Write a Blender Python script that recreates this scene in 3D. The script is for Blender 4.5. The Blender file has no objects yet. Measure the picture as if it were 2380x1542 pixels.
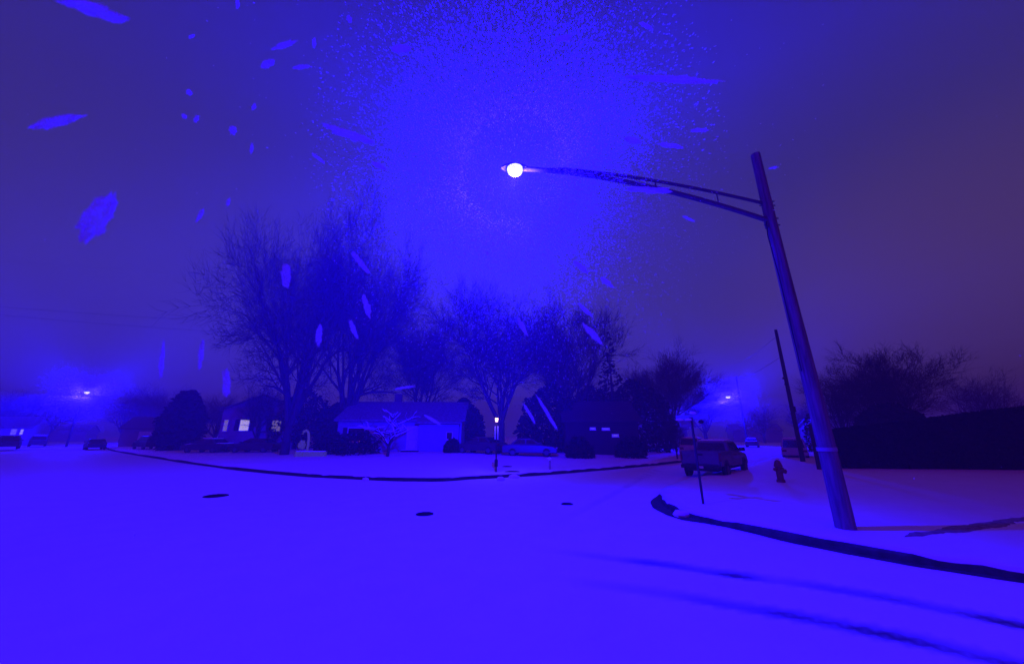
import bpy, bmesh, math, random
from mathutils import Vector, Matrix, noise, geometry
R = math.radians
S = bpy.context.scene
COL = S.collection

# ------------------------------------------------------------------ camera
CAM_H = 1.95
PITCH = math.atan(239 / 840)
F = 840.0                      # focal length in units of a 2380 px wide frame
cam = bpy.data.cameras.new('camera'); cam_o = bpy.data.objects.new('camera', cam)
COL.objects.link(cam_o)
cam_o.location = (0, 0, CAM_H); cam_o.rotation_euler = (R(90) + PITCH, 0, 0)
cam.sensor_width = 36; cam.lens = 36 * F / 2380
cam.clip_start = 0.05; cam.clip_end = 2000
cam.dof.use_dof = True; cam.dof.focus_distance = 14; cam.dof.aperture_fstop = .9
S.camera = cam_o

# ------------------------------------------------------------------ render settings
S.view_settings.view_transform = 'Standard'; S.view_settings.look = 'None'
S.view_settings.exposure = 0; S.view_settings.gamma = 1
S.cycles.use_denoising = True
S.cycles.max_bounces = 5; S.cycles.diffuse_bounces = 2; S.cycles.glossy_bounces = 2
S.cycles.transmission_bounces = 3; S.cycles.volume_bounces = 0; S.cycles.transparent_max_bounces = 8
S.cycles.use_light_tree = True
S.cycles.sample_clamp_indirect = .7

# ------------------------------------------------------------------ world: overcast night sky lit from below by the town
W = bpy.data.worlds.new("World"); S.world = W; W.use_nodes = True
nt = W.node_tree; N = nt.nodes; L = nt.links; N.clear()
out = N.new('ShaderNodeOutputWorld'); bg = N.new('ShaderNodeBackground'); L.new(bg.outputs[0], out.inputs[0])
tc = N.new('ShaderNodeTexCoord'); sep = N.new('ShaderNodeSeparateXYZ'); L.new(tc.outputs['Generated'], sep.inputs[0])
ramp = N.new('ShaderNodeValToRGB'); L.new(sep.outputs[2], ramp.inputs[0])
e = ramp.color_ramp.elements
e[0].position = 0.0; e[0].color = (.060, .038, .128, 1)
e[1].position = 1.0; e[1].color = (.065, .005, .075, 1)
m3_ = e.new(.86); m3_.color = (.022, .014, .042, 1)
m1 = e.new(.30); m1.color = (.054, .037, .112, 1)
m2 = e.new(.65); m2.color = (.033, .023, .056, 1)
# orange town glow low in the east
dot = N.new('ShaderNodeVectorMath'); dot.operation = 'DOT_PRODUCT'
L.new(tc.outputs['Generated'], dot.inputs[0]); dot.inputs[1].default_value = Vector((1.42, 1.0, .12)).normalized()
mr = N.new('ShaderNodeMapRange'); mr.inputs[1].default_value = .86; mr.inputs[2].default_value = 1.0
mr.interpolation_type = 'SMOOTHSTEP'
L.new(dot.outputs['Value'], mr.inputs[0])
mixo = N.new('ShaderNodeMixRGB'); mixo.inputs[2].default_value = (.082, .043, .072, 1)
mlt = N.new('ShaderNodeMath'); mlt.operation = 'MULTIPLY'; mlt.inputs[1].default_value = .85
L.new(mr.outputs[0], mlt.inputs[0]); L.new(mlt.outputs[0], mixo.inputs[0]); L.new(ramp.outputs[0], mixo.inputs[1])
L.new(mixo.outputs[0], bg.inputs[0])
# unseen sky overhead and behind tinted violet as added fill for the snow
mb_ = N.new('ShaderNodeMapRange'); mb_.interpolation_type = 'SMOOTHSTEP'; L.new(sep.outputs[1], mb_.inputs[0])
mb_.inputs[1].default_value = -.15; mb_.inputs[2].default_value = .33
mixb = N.new('ShaderNodeMixRGB'); mixb.inputs[1].default_value = (.098, .006, .115, 1); L.new(mb_.outputs[0], mixb.inputs[0])
L.new(mixo.outputs[0], mixb.inputs[2]); L.new(mixb.outputs[0], bg.inputs[0]); bg.inputs[1].default_value = 1.0

# ------------------------------------------------------------------ helpers
cp, sp_ = math.cos(PITCH), math.sin(PITCH)
def ray(px, py):
    x = (px - 1190) / F; y = -(py - 771) / F
    return Vector((x, cp - y * sp_, sp_ + y * cp))
def G(px, py, z=0.0):                   # point of the plane at height z under a spot of the frame
    d = ray(px, py); t = (z - CAM_H) / d.z
    return Vector((d.x * t, d.y * t, z))
def at(px, py, fwd):                    # point at a forward distance
    d = ray(px, py); t = fwd / d.y
    return Vector((d.x * t, fwd, CAM_H + d.z * t))

def tag(o, label=None, cat=None, group=None, kind=None):
    if label: o['label'] = label
    if cat: o['category'] = cat
    if group: o['group'] = group
    if kind: o['kind'] = kind
    return o
def empty(name, loc, rz=0.0, label=None, cat=None, group=None):
    o = bpy.data.objects.new(name, None); COL.objects.link(o)
    o.location = loc; o.rotation_euler = (0, 0, rz); o.empty_display_size = .2
    return tag(o, label, cat, group)
def copy_tree(o, parent=None):
    c = o.copy(); COL.objects.link(c); c.parent = parent
    for ch in list(o.children): copy_tree(ch, c)
    return c

class MB:
    """collects simple shapes and links them as ONE mesh object"""
    def __init__(s): s.v = []; s.f = []
    def add(s, vs, fs):
        n = len(s.v); s.v.extend([tuple(v) for v in vs]); s.f.extend([tuple(i + n for i in f) for f in fs]); return s
    def box(s, x0, x1, y0, y1, z0, z1):
        return s.add([(x0,y0,z0),(x1,y0,z0),(x1,y1,z0),(x0,y1,z0),(x0,y0,z1),(x1,y0,z1),(x1,y1,z1),(x0,y1,z1)],
                     [(0,3,2,1),(4,5,6,7),(0,1,5,4),(1,2,6,5),(2,3,7,6),(3,0,4,7)])
    def hexa(s, lo, hi):                # lo, hi: four points each, ring order
        return s.add(list(lo) + list(hi), [(0,3,2,1),(4,5,6,7),(0,1,5,4),(1,2,6,5),(2,3,7,6),(3,0,4,7)])
    def tube(s, pts, rads, n=8, cap=True):
        pts = [Vector(p) for p in pts]; base = len(s.v); k = len(pts)
        if not hasattr(rads, '__len__'): rads = [rads] * k
        for i, p in enumerate(pts):
            d = (pts[min(i+1, k-1)] - pts[max(i-1, 0)])
            if d.length < 1e-9: d = Vector((0,0,1))
            d.normalize()
            a = d.cross(Vector((0,0,1)) if abs(d.z) < .9 else Vector((1,0,0))).normalized(); b = d.cross(a)
            for j in range(n):
                t = 2*math.pi*j/n; q = p + (a*math.cos(t) + b*math.sin(t)) * rads[i]
                s.v.append((q.x, q.y, q.z))
        for i in range(k-1):
            for j in range(n):
                a0 = base+i*n+j; a1 = base+i*n+(j+1)%n
                s.f.append((a0, a1, a1+n, a0+n))
        if cap:
            s.f.append(tuple(base+j for j in range(n))[::-1]); s.f.append(tuple(base+(k-1)*n+j for j in range(n)))
        return s
    def lathe(s, prof, n=20, c=(0,0,0), sx=1, sy=1):
        base = len(s.v); k = len(prof)
        for r, z in prof:
            for j in range(n):
                t = 2*math.pi*j/n; s.v.append((c[0]+r*sx*math.cos(t), c[1]+r*sy*math.sin(t), c[2]+z))
        for i in range(k-1):
            for j in range(n):
                a0 = base+i*n+j; a1 = base+i*n+(j+1)%n
                s.f.append((a0, a1, a1+n, a0+n))
        s.f.append(tuple(base+j for j in range(n))[::-1]); s.f.append(tuple(base+(k-1)*n+j for j in range(n)))
        return s
    def prism(s, poly, y0, y1, inset=0):  # poly in (x,z), extruded along y; inset narrows the top (largest z)
        n = len(poly); zs = [p[1] for p in poly]; z0, z1 = min(zs), max(zs)
        def w(z): return inset * (z - z0) / max(z1 - z0, 1e-6)
        vs = [(x, y0 + w(z), z) for x, z in poly] + [(x, y1 - w(z), z) for x, z in poly]
        fs = [tuple(range(n)), tuple(range(2*n-1, n-1, -1))]
        for i in range(n):
            j = (i+1) % n; fs.append((i, i+n, j+n, j))
        return s.add(vs, fs)
    def build(s, name, mat, parent=None, smooth=False, bevel=0, loc=None):
        me = bpy.data.meshes.new(name); me.from_pydata(s.v, [], s.f)
        bm = bmesh.new(); bm.from_mesh(me); bmesh.ops.recalc_face_normals(bm, faces=bm.faces)
        if smooth:
            for f in bm.faces: f.smooth = True
        bm.to_mesh(me); bm.free()
        me.materials.append(mat)
        o = bpy.data.objects.new(name, me); COL.objects.link(o)
        if parent: o.parent = parent
        if loc: o.location = loc
        if bevel:
            b = o.modifiers.new('bevel', 'BEVEL'); b.width = bevel; b.segments = 2; b.limit_method = 'ANGLE'; b.angle_limit = R(35)
        if smooth:
            try:
                me.set_sharp_from_angle(angle=R(40))
            except Exception: pass
        return o

# ------------------------------------------------------------------ materials
def mat(name, col, rough=.7, metal=0, var=.15, scale=8, bump=0.0, bscale=40, stretch=(1,1,1), spec=.5, emit=None, coat=0):
    m = bpy.data.materials.new(name); m.use_nodes = True
    t = m.node_tree; n = t.nodes; l = t.links; b = n['Principled BSDF']
    b.inputs['Roughness'].default_value = rough; b.inputs['Metallic'].default_value = metal
    b.inputs['Specular IOR Level'].default_value = spec; b.inputs['Coat Weight'].default_value = coat
    tc = n.new('ShaderNodeTexCoord'); mp = n.new('ShaderNodeMapping'); mp.inputs['Scale'].default_value = stretch
    l.new(tc.outputs['Object'], mp.inputs[0])
    nz = n.new('ShaderNodeTexNoise'); nz.inputs['Scale'].default_value = scale; nz.inputs['Detail'].default_value = 6
    l.new(mp.outputs[0], nz.inputs[0])
    cr = n.new('ShaderNodeValToRGB'); cr.color_ramp.elements[0].position = .3; cr.color_ramp.elements[1].position = .7
    cr.color_ramp.elements[0].color = (*[c*(1-var) for c in col], 1); cr.color_ramp.elements[1].color = (*[min(1, c*(1+var)) for c in col], 1)
    l.new(nz.outputs[0], cr.inputs[0]); l.new(cr.outputs[0], b.inputs['Base Color'])
    if bump:
        n2 = n.new('ShaderNodeTexNoise'); n2.inputs['Scale'].default_value = bscale; n2.inputs['Detail'].default_value = 5
        l.new(mp.outputs[0], n2.inputs[0])
        bp = n.new('ShaderNodeBump'); bp.inputs['Strength'].default_value = min(1, bump); bp.inputs['Distance'].default_value = .02
        l.new(n2.outputs[0], bp.inputs['Height']); l.new(bp.outputs[0], b.inputs['Normal'])
    if emit:
        b.inputs['Emission Color'].default_value = (*emit[0], 1); b.inputs['Emission Strength'].default_value = emit[1]
    return m

M = {}
M['snow'] = mat('snow', (.82,.84,.88), .75, var=.03, scale=1.5, bump=.35, bscale=9)
M['bark'] = mat('bark', (.05,.043,.036), .9, var=.35, scale=6, bump=.8, bscale=25, stretch=(1,1,.25))
M['bark_dark'] = mat('bark_dark', (.045,.038,.034), .95, var=.3, scale=6)
M['bark_red'] = mat('bark_red', (.09,.05,.045), .95, var=.3, scale=6)
M['pole'] = mat('creosoted_wood', (.20,.17,.15), .9, var=.4, scale=5, bump=.8, bscale=30, stretch=(4,4,.25), spec=.15)
M['dark_pole'] = mat('weathered_wood', (.045,.036,.03), .9, var=.3, scale=5, bump=.5, stretch=(6,6,.35))
M['metal'] = mat('galvanised_metal', (.10,.10,.105), .8, .0, var=.15, scale=12)
M['dark_metal'] = mat('dark_metal', (.03,.03,.035), .5, .5, var=.2)
M['asphalt'] = mat('wet_asphalt', (.022,.021,.022), .75, var=.3, scale=20, bump=.5, bscale=90, spec=.2)
M['concrete'] = mat('kerb_concrete', (.05,.047,.045), .9, var=.4, scale=6, bump=.4, bscale=60, spec=.2)
M['iron'] = mat('cast_iron', (.02,.019,.019), .8, .0, var=.3, scale=20, bump=.7, bscale=50, spec=.2)
M['siding'] = mat('pale_siding', (.30,.30,.31), .6, var=.08, scale=3)
M['siding_dim'] = mat('grey_siding', (.34,.30,.28), .7, var=.15, scale=3)
M['dark_brick'] = mat('dark_brick', (.03,.02,.018), .9, var=.3, scale=14)
M['roof_dark'] = mat('bare_dark_shingles', (.03,.028,.028), .95, var=.3, scale=6)
M['brick'] = mat('brick', (.16,.10,.08), .9, var=.3, scale=14)
M['shingle'] = mat('snow_dusted_shingles', (.20,.20,.21), .9, var=.35, scale=5, bump=.4)
M['shingle_dark'] = mat('dark_shingles', (.12,.11,.11), .9, var=.4, scale=5, bump=.4)
M['trim'] = mat('white_trim', (.70,.70,.72), .5, var=.05)
M['glass'] = mat('window_glass', (.015,.015,.02), .08, var=.1, spec=.6)
M['shutter'] = mat('dark_shutter', (.025,.022,.022), .7, var=.2)
M['lit'] = mat('lit_blind', (.5,.46,.42), .8, var=.1, emit=((1.0,.80,.66), .45))
M['lit_dim'] = mat('dim_blind', (.4,.36,.34), .8, var=.3, emit=((.8,.55,.62), .17))
M['lit_bulb'] = mat('warm_bulb', (.8,.7,.5), .5, emit=((1.0,.50,.14), 3))
M['lit_white'] = mat('white_bulb', (.8,.8,.8), .5, emit=((1.0,.9,.75), 3.0))
M['lamp_lens'] = mat('lamp_lens', (.8,.8,.9), .3, emit=((.95,.95,1.0), 1.3))
M['hydrant'] = mat('hydrant_paint', (.20,.035,.03), .5, var=.2)
M['sign'] = mat('sign_sheeting', (.25,.36,.30), .5, var=.15)
M['white'] = mat('white_paint', (.7,.7,.7), .5, var=.05)
M['tyre'] = mat('tyre_rubber', (.012,.012,.012), .9, var=.2)
M['car_dark'] = mat('dark_paint', (.025,.025,.03), .35, .2, var=.1, coat=.5)
M['truck_grey'] = mat('truck_paint', (.13,.135,.17), .5, .2, var=.1, coat=.4)
M['car_grey'] = mat('grey_paint', (.06,.06,.07), .4, .4, var=.1, coat=.5)
M['car_white'] = mat('white_car_paint', (.55,.55,.56), .35, var=.05, coat=.5)
M['tail'] = mat('tail_lens', (.18,.02,.02), .25, var=.1)
M['chrome'] = mat('chrome', (.4,.4,.42), .25, 1, var=.05)
M['needles'] = mat('evergreen_needles', (.018,.028,.018), .95, var=.5, scale=3, spec=.1)
M['hedge'] = mat('hedge_leaves', (.010,.014,.010), .95, var=.4, scale=3, spec=.05)
M['shrub'] = mat('shrub_twigs', (.05,.042,.036), .95, var=.3, scale=5)
M['grass'] = mat('bare_grass', (.26,.24,.22), .95, var=.45, scale=10, bump=.6)
M['fence'] = mat('dark_fence_boards', (.03,.026,.023), .9, var=.3, scale=3)
M['flake'] = mat('snowflake', (.85,.87,.92), .8, var=.02)
_t = M['flake'].node_tree; _tr = _t.nodes.new('ShaderNodeBsdfTranslucent'); _tr.inputs[0].default_value = (.85,.87,.92,1)
_mx = _t.nodes.new('ShaderNodeMixShader'); _mx.inputs[0].default_value = .55
_tp = _t.nodes.new('ShaderNodeBsdfTransparent'); _m3 = _t.nodes.new('ShaderNodeMixShader'); _tn = _t.nodes.new('ShaderNodeTexNoise'); _tn.inputs['Scale'].default_value = 240; _tn.inputs['Detail'].default_value = 2
_tg = _t.nodes.new('ShaderNodeTexCoord'); _t.links.new(_tg.outputs['Object'], _tn.inputs[0])
_tm = _t.nodes.new('ShaderNodeMapRange'); _tm.inputs[1].default_value = .42; _tm.inputs[2].default_value = .6; _tm.inputs[3].default_value = .8; _tm.inputs[4].default_value = .12; _t.links.new(_tn.outputs[0], _tm.inputs[0])
_t.links.new(_tm.outputs[0], _m3.inputs[0])
_t.links.new(_t.nodes['Principled BSDF'].outputs[0], _mx.inputs[1]); _t.links.new(_tr.outputs[0], _mx.inputs[2]); _t.links.new(_mx.outputs[0], _m3.inputs[1]); _t.links.new(_tp.outputs[0], _m3.inputs[2]); _t.links.new(_m3.outputs[0], _t.nodes['Material Output'].inputs[0])
M['flake_halo'] = M['flake'].copy(); M['flake_halo'].name = 'halo_snowflake'  # half-clear flakes for the halo balls added round the lamps
_t = M['flake_halo'].node_tree
for _n in list(_t.nodes):
    if _n.type == 'MIX_SHADER' and _n.outputs[0].links and _n.outputs[0].links[0].to_node.type == 'OUTPUT_MATERIAL':
        for _l in list(_n.inputs[0].links): _t.links.remove(_l)
        _n.inputs[0].default_value = .50
M['ornament'] = mat('glow_ornament', (.12,.11,.10), .7, var=.4, scale=12, emit=((.7,.45,.5), .045))  # faint glow put into arch and planter in place of light on them

# ------------------------------------------------------------------ ground: snow-covered road as one sheet to the horizon
def snoise(x, y, s): return noise.noise(Vector((x*s, y*s, 3.7)))
def seg_dist(p, a, b):
    ab = b - a; t = max(0, min(1, (p-a).dot(ab)/ab.dot(ab))); return (p - a - ab*t).length
def sm(a, b, x): t = max(0, min(1, (x-a)/(b-a))); return t*t*(3-2*t)
def v2(v): return Vector((v[0], v[1]))
tracks = [[G(1190,1268), G(1560,1312), G(1860,1352), G(2140,1402), G(2380,1452), G(2700,1530)],
          [G(1240,1335), G(1560,1378), G(1860,1430), G(2140,1486), G(2380,1545), G(2700,1650)],
          [G(620,1190), G(900,1215), G(1190,1268)],
          [G(600,1230), G(900,1280), G(1240,1335)],
          [G(1530,1090), G(1420,1150), G(1190,1268)]]
tracks = [[v2(p) for p in t] for t in tracks]
tw = [1.0, .9, .2, .1, .2]
wind = [([v2(G(830,1119)), v2(G(1000,1124)), v2(G(1150,1119))], .5, .75)]      # blown-thin snow beside the far kerb
def axis(lo, hi, fine_lo, fine_hi, fine, grow=1.25):
    a = [fine_lo + i*fine for i in range(int((fine_hi-fine_lo)/fine)+1)]
    s = fine; x = a[-1]
    while x < hi: s *= grow; x += s; a.append(x)
    s = fine; x = a[0]; b = []
    while x > lo: s *= grow; x -= s; b.append(x)
    return b[::-1] + a
xs = axis(-420, 420, -9, 13, .11); ys = axis(-60, 420, .6, 16, .11)
vs, fs, wear = [], [], []
for y in ys:
    for x in xs:
        p = Vector((x, y)); w = 0
        if -14 < x < 20 and -3 < y < 26:
            for t, k in zip(tracks, tw):
                d = min(seg_dist(p, t[i], t[i+1]) for i in range(len(t)-1))
                if d < .4: w = max(w, k*max(0, 1 - (d/.2)**2)*sm(.3, 3.4, x))
        z = .018*snoise(x, y, .35) + .010*snoise(x, y, 1.1) + .003*snoise(x, y, 5) - .022*w
        vs.append((x, y, z)); wear.append(min(1, w*(.95+.7*snoise(x, y, 1.6))))
nx = len(xs)
for j in range(len(ys)-1):
    for i in range(nx-1):
        a = j*nx+i; fs.append((a, a+1, a+1+nx, a+nx))
me = bpy.data.meshes.new('road'); me.from_pydata(vs, [], fs)
at_ = me.attributes.new('wear', 'FLOAT', 'POINT'); at_.data.foreach_set('value', wear)
me.polygons.foreach_set('use_smooth', [True]*len(fs))
road = bpy.data.objects.new('road', me); COL.objects.link(road)
tag(road, 'snow covered road crossing with faint wheel tracks', None, None, 'structure')
ms = M['snow'].copy(); ms.name = 'road_snow'; n = ms.node_tree.nodes; l = ms.node_tree.links; b = n['Principled BSDF']
an = n.new('ShaderNodeAttribute'); an.attribute_name = 'wear'
src = b.inputs['Base Color'].links[0].from_socket
mx = n.new('ShaderNodeMixRGB'); mx.inputs[2].default_value = (.06,.06,.065,1)
mm = n.new('ShaderNodeMath'); mm.operation = 'MULTIPLY'; mm.inputs[1].default_value = 1.0
l.new(an.outputs['Fac'], mm.inputs[0]); l.new(mm.outputs[0], mx.inputs[0]); l.new(src, mx.inputs[1]); l.new(mx.outputs[0], b.inputs['Base Color'])
me.materials.append(ms)

# kerb lines on the plan
far_line = [(-150,141),(-95,88),(-54,51),(-26.7,30),(-15.5,22),(-10.2,18.9),(-6.6,17.5),(-4.6,17.05),(-3.0,17.0),(-1.9,17.7),(-.8,18.2),(2.5,20.2),(6.7,23.3),(12.5,28.4),(20,38),(29,54),(60,112),(90,170)]
near_line = [(70,-52),(30,-16),(12,1.05),(9.0,3.95),(7.1,5.76),(6.05,6.72),(5.4,7.62),(4.85,8.55),(4.40,9.6),(4.25,10.6),(4.45,11.7),(5.3,13.8),(7.4,16.4),(12.4,21.4),(20.5,30.5),(31,43),(62,82),(110,150)]
left_line = [(-150,116),(-90,64),(-56,36),(-40,22),(-34,12),(-33,2),(-33,-30)]
def smooth_line(pts, step=.35, fine=(-12, 22, 3, 30)):
    P = [Vector(p) for p in pts]; o = []
    for i in range(len(P)-1):
        p0 = P[max(i-1,0)]; p1 = P[i]; p2 = P[i+1]; p3 = P[min(i+2, len(P)-1)]
        L_ = (p2-p1).length; st = step if (fine[0] < p1.x < fine[1] and fine[2] < p1.y < fine[3]) else 2.5
        k = max(1, int(L_/st))
        d1 = (p2-p0); d2 = (p3-p1)
        m_1 = d1.normalized()*L_ if d1.length else d1; m_2 = d2.normalized()*L_
        for j in range(k):
            t = j/k
            o.append(p1*(2*t**3-3*t*t+1) + m_1*(t**3-2*t*t+t)*.8 + p2*(3*t*t-2*t**3) + m_2*(t**3-t*t)*.8)
    o.append(P[-1]); return o
def line_normals(line):   # towards the left of travel
    ns = []
    for i in range(len(line)):
        d = (line[min(i+1, len(line)-1)] - line[max(i-1, 0)]).normalized(); ns.append(Vector((-d.y, d.x)))
    return ns
def lawn(name, line, outer, height, side, label):
    """snow lawn bounded by a kerb line and an outer boundary"""
    ns = line_normals(line)
    bl = [p + n_*side*(.045+.07*snoise(p.x, p.y, 1.7)+.05*snoise(p.x, p.y, 6)) for p, n_ in zip(line, ns)]
    ring = bl + [Vector(p) for p in outer]
    nb = len(ring); pts = list(ring)
    e_ = [(i, (i+1) % nb) for i in range(nb)]
    x0, x1 = min(p.x for p in ring), max(p.x for p in ring); y0, y1 = min(p.y for p in ring), max(p.y for p in ring)
    for s_, (a0, a1, b0, b1) in ((.6, (-14, 20, 4, 34)), (4, (-60, 50, -10, 75)), (20, (-400, 400, -60, 400))):
        x = max(a0, x0)
        while x < min(a1, x1):
            y = max(b0, y0)
            while y < min(b1, y1):
                if not (s_ > 1 and -14 < x < 20 and 4 < y < 34) and not (s_ > 5 and -60 < x < 50 and -10 < y < 75):
                    pts.append(Vector((x + .1*s_*random.random(), y + .1*s_*random.random())))
                y += s_
            x += s_
    V, E, Fc, _, _, _ = geometry.delaunay_2d_cdt(pts, e_, [list(range(nb))], 1, 1e-5)
    vs = []
    lo = [p for p in line]
    for p in V:
        d = min((p - q).length_squared for q in lo)**.5
        z = height(p.x, p.y, d) + min(1, d)*(.03*snoise(p.x, p.y, .5)+.012*snoise(p.x, p.y, 2.0))
        vs.append((p.x, p.y, z))
    k = len(vs); fs = [tuple(f) for f in Fc]
    # skirt along the kerb so the snow has a thickness
    me = bpy.data.meshes.new(name); me.from_pydata(vs, [], fs)
    bm = bmesh.new(); bm.from_mesh(me)
    be = [e2 for e2 in bm.edges if e2.is_boundary]
    r = bmesh.ops.extrude_edge_only(bm, edges=be)
    for g in r['geom']:
        if isinstance(g, bmesh.types.BMVert): g.co.z = max(g.co.z - .05, -.05) if g.co.z > .05 else g.co.z - .05
    bmesh.ops.recalc_face_normals(bm, faces=bm.faces)
    for f in bm.faces: f.smooth = True
    bm.to_mesh(me); bm.free()
    me.materials.append(M['snow'])
    o = bpy.data.objects.new(name, me); COL.objects.link(o)
    return tag(o, label, None, None, 'structure')
FL = smooth_line(far_line); NL = smooth_line(near_line); LL = smooth_line(left_line)
def far_h(x, y, d): return .15 + .32*sm(1, 17, d)
def near_h(x, y, d): return .15 + .10*sm(1, 12, d)
random.seed(3)
lawn('lawn', FL, [(400,170),(400,400),(-400,400),(-400,141)], far_h, 1, 'snowy front lawns beyond the far kerb')
lawn('lawn', NL, [(400,150),(400,-52)], near_h, -1, 'snowy corner lawn under the leaning street light pole')
lawn('lawn', LL, [(-400,-30),(-400,116)], near_h, -1, 'snowy lawns on the far left side of the street')
def kerb(name, line, side, label, gut, seed):
    """kerb face with an exposed dark gutter strip; side points from road to lawn"""
    random.seed(seed); ns = line_normals(line); m_ = MB(); rows = []
    for p, n_ in zip(line, ns):
        g = gut(p)*(1 + .35*snoise(p.x, p.y, 1.3) + .4*snoise(p.x, p.y, 5)); g = max(.0, g)
        q = n_*side; lip = .012
        z_ = .012+.018*max(0, snoise(p.x, p.y, .35))
        prof = [(-g, z_*.5 if g > .02 else -.02), (-.0, z_), (.015, .10), (.045, .137), (.17, .140), (.17, -.03)]
        rows.append([(p.x+q.x*a, p.y+q.y*a, z) for a, z in prof])
    k = len(rows[0]); vs = [v for r in rows for v in r]; fs = []
    for i in range(len(rows)-1):
        for j in range(k-1):
            a = i*k+j; fs.append((a, a+1, a+1+k, a+k))
    m_.add(vs, fs); o = m_.build(name, M['concrete'], smooth=False)
    return tag(o, label, None, None, 'structure')
kerb('kerb', FL, 1, 'dark bare kerb edging the far lawns', lambda p: .10, 1)
def near_gut(p):
    return .11*(1-sm(7.6, 8.4, p.y)) + .03 + .30*sm(8.9, 9.8, p.y)*(1-sm(11.6, 13.6, p.y))
kerb('kerb', NL, -1, 'dark bare kerb curving round the near corner lawn', near_gut, 2)
kerb('kerb', LL, -1, 'kerb of the street far to the left', lambda p: .03, 3)
def lawn_z(x, y):
    p = Vector((x, y)); d = min((p-q).length for q in FL); return far_h(x, y, d)
def clump(mb, c, r, seed, squash=(1,1,.4), n=10, m=6, amp=.35):
    rnd = random.Random(seed); off = rnd.random()*50; base = len(mb.v)
    for i in range(m+1):
        th = math.pi*i/m
        for j in range(n):
            ph = 2*math.pi*j/n
            d = Vector((math.sin(th)*math.cos(ph), math.sin(th)*math.sin(ph), math.cos(th)))
            k = r*(1 + amp*noise.noise(d*1.7 + Vector((off,0,0))))
            mb.v.append((c[0]+d.x*k*squash[0], c[1]+d.y*k*squash[1], c[2]+d.z*k*squash[2]))
    for i in range(m):
        for j in range(n):
            a = base+i*n+j; b_ = base+i*n+(j+1) % n; mb.f.append((a, b_, b_+n, a+n))
# lumps of snow that broke over the kerb face
for i, (px, py, r_) in enumerate([(1548,1186,.0),(1590,1196,.14),(1196,1108,.15),(1166,1113,.12),(848,1114,.10)]):
    if r_ == 0: continue
    m_ = MB(); p = G(px, py, .05)
    for k in range(3): clump(m_, (p.x+random.uniform(-.1,.1), p.y+random.uniform(-.08,.08), .06), r_*random.uniform(.7,1.1), i*7+k, (1.2,1,.8))
    tag(m_.build('snow_lump', M['snow'], smooth=True), ['', 'lump of snow fallen over the kerb at the near corner', 'larger snow lump on the far kerb below the lantern', 'smaller snow lump on the far kerb left of the lantern', 'snow lump at the left end of the bare far kerb'][i], 'snow lump')

# manhole covers
def manhole(px, py, r, label):
    p = G(px, py, .02)
    o = empty('manhole_cover', (p.x, p.y, .012), 0, label, 'manhole cover')
    m_ = MB(); m_.lathe([(r*1.12, -.01), (r*1.12, .012), (r*1.0, .016)], 36); m_.build('ring', M['iron'], o)
    m_ = MB(); m_.lathe([(r*.98, .0), (r*.98, .020), (.01, .0205)], 36)
    for i in range(-3, 4):
        h = math.sqrt(max(0, r*r*.8 - (i*r*.25)**2)); m_.box(-h, h, i*r*.25-.012, i*r*.25+.012, .021, .027)
    m_.build('lid', M['iron'], o)
manhole(502, 1151, .31, 'larger bare dark manhole cover in the snowy road at left')
manhole(987, 1193, .20, 'smaller bare dark valve cover in the middle of the snowy road')
manhole(1318, 1170, .16, 'small dull iron cover half buried in road snow right of centre')

# bare grass patches on the near lawn
def patch(px0, py0, px1, py1, w, label, zb=.19):
    a = G(px0, py0, zb); b_ = G(px1, py1, zb); d = (b_-a); n_ = Vector((-d.y, d.x, 0)).normalized(); m_ = MB()
    random.seed(int(px0)); k = 260
    for i in range(k):
        t = random.random(); ww = w*math.sin(math.pi*t)**.6*random.uniform(-1, 1)
        p = a + d*t + n_*ww; z0 = .15; h = random.uniform(.02, .06); r_ = random.uniform(.015, .035); an_ = random.random()*6.28
        u = Vector((math.cos(an_), math.sin(an_), 0))*r_
        m_.add([p-u+Vector((0,0,z0-p.z)), p+u+Vector((0,0,z0-p.z)), p+Vector((random.uniform(-.03,.03), random.uniform(-.03,.03), z0-p.z+h))], [(0,1,2)])
    o = m_.build('grass', M['grass']); return tag(o, label, 'grass', None, 'stuff')
def worn_patch():
    a = G(2100, 1238, .2); b_ = G(2420, 1196, .2); d = b_-a; n_ = Vector((-d.y, d.x, 0)).normalized(); vs = []; fs = []; K = 40; J = 8
    for i in range(K+1):
        t = i/K; w_ = .26*math.sin(math.pi*t)**.6*(1+.5*noise.noise(Vector((t*7, 1, 0)))) + .01; mid = .08*noise.noise(Vector((t*4, 5, 0)))
        for j in range(J+1):
            u = j/J*2-1; p = a + d*t + n_*(u*w_+mid)
            dd = min((Vector((p.x, p.y)) - q).length for q in NL)
            z = near_h(p.x, p.y, dd) + .03*snoise(p.x, p.y, .5)+.012*snoise(p.x, p.y, 2.0)
            vs.append((p.x, p.y, z + .035*(1-u*u) - .02 + .012*snoise(p.x, p.y, 14)))
    for i in range(K):
        for j in range(J):
            q = i*(J+1)+j; fs.append((q, q+1, q+J+2, q+J+1))
    m_ = MB(); m_.add(vs, fs); o = m_.build('grass', M['grass'], None, smooth=True)
    tag(o, 'flattened strip of bare grass showing through the corner lawn snow', 'grass', None, 'stuff')
worn_patch()

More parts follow.
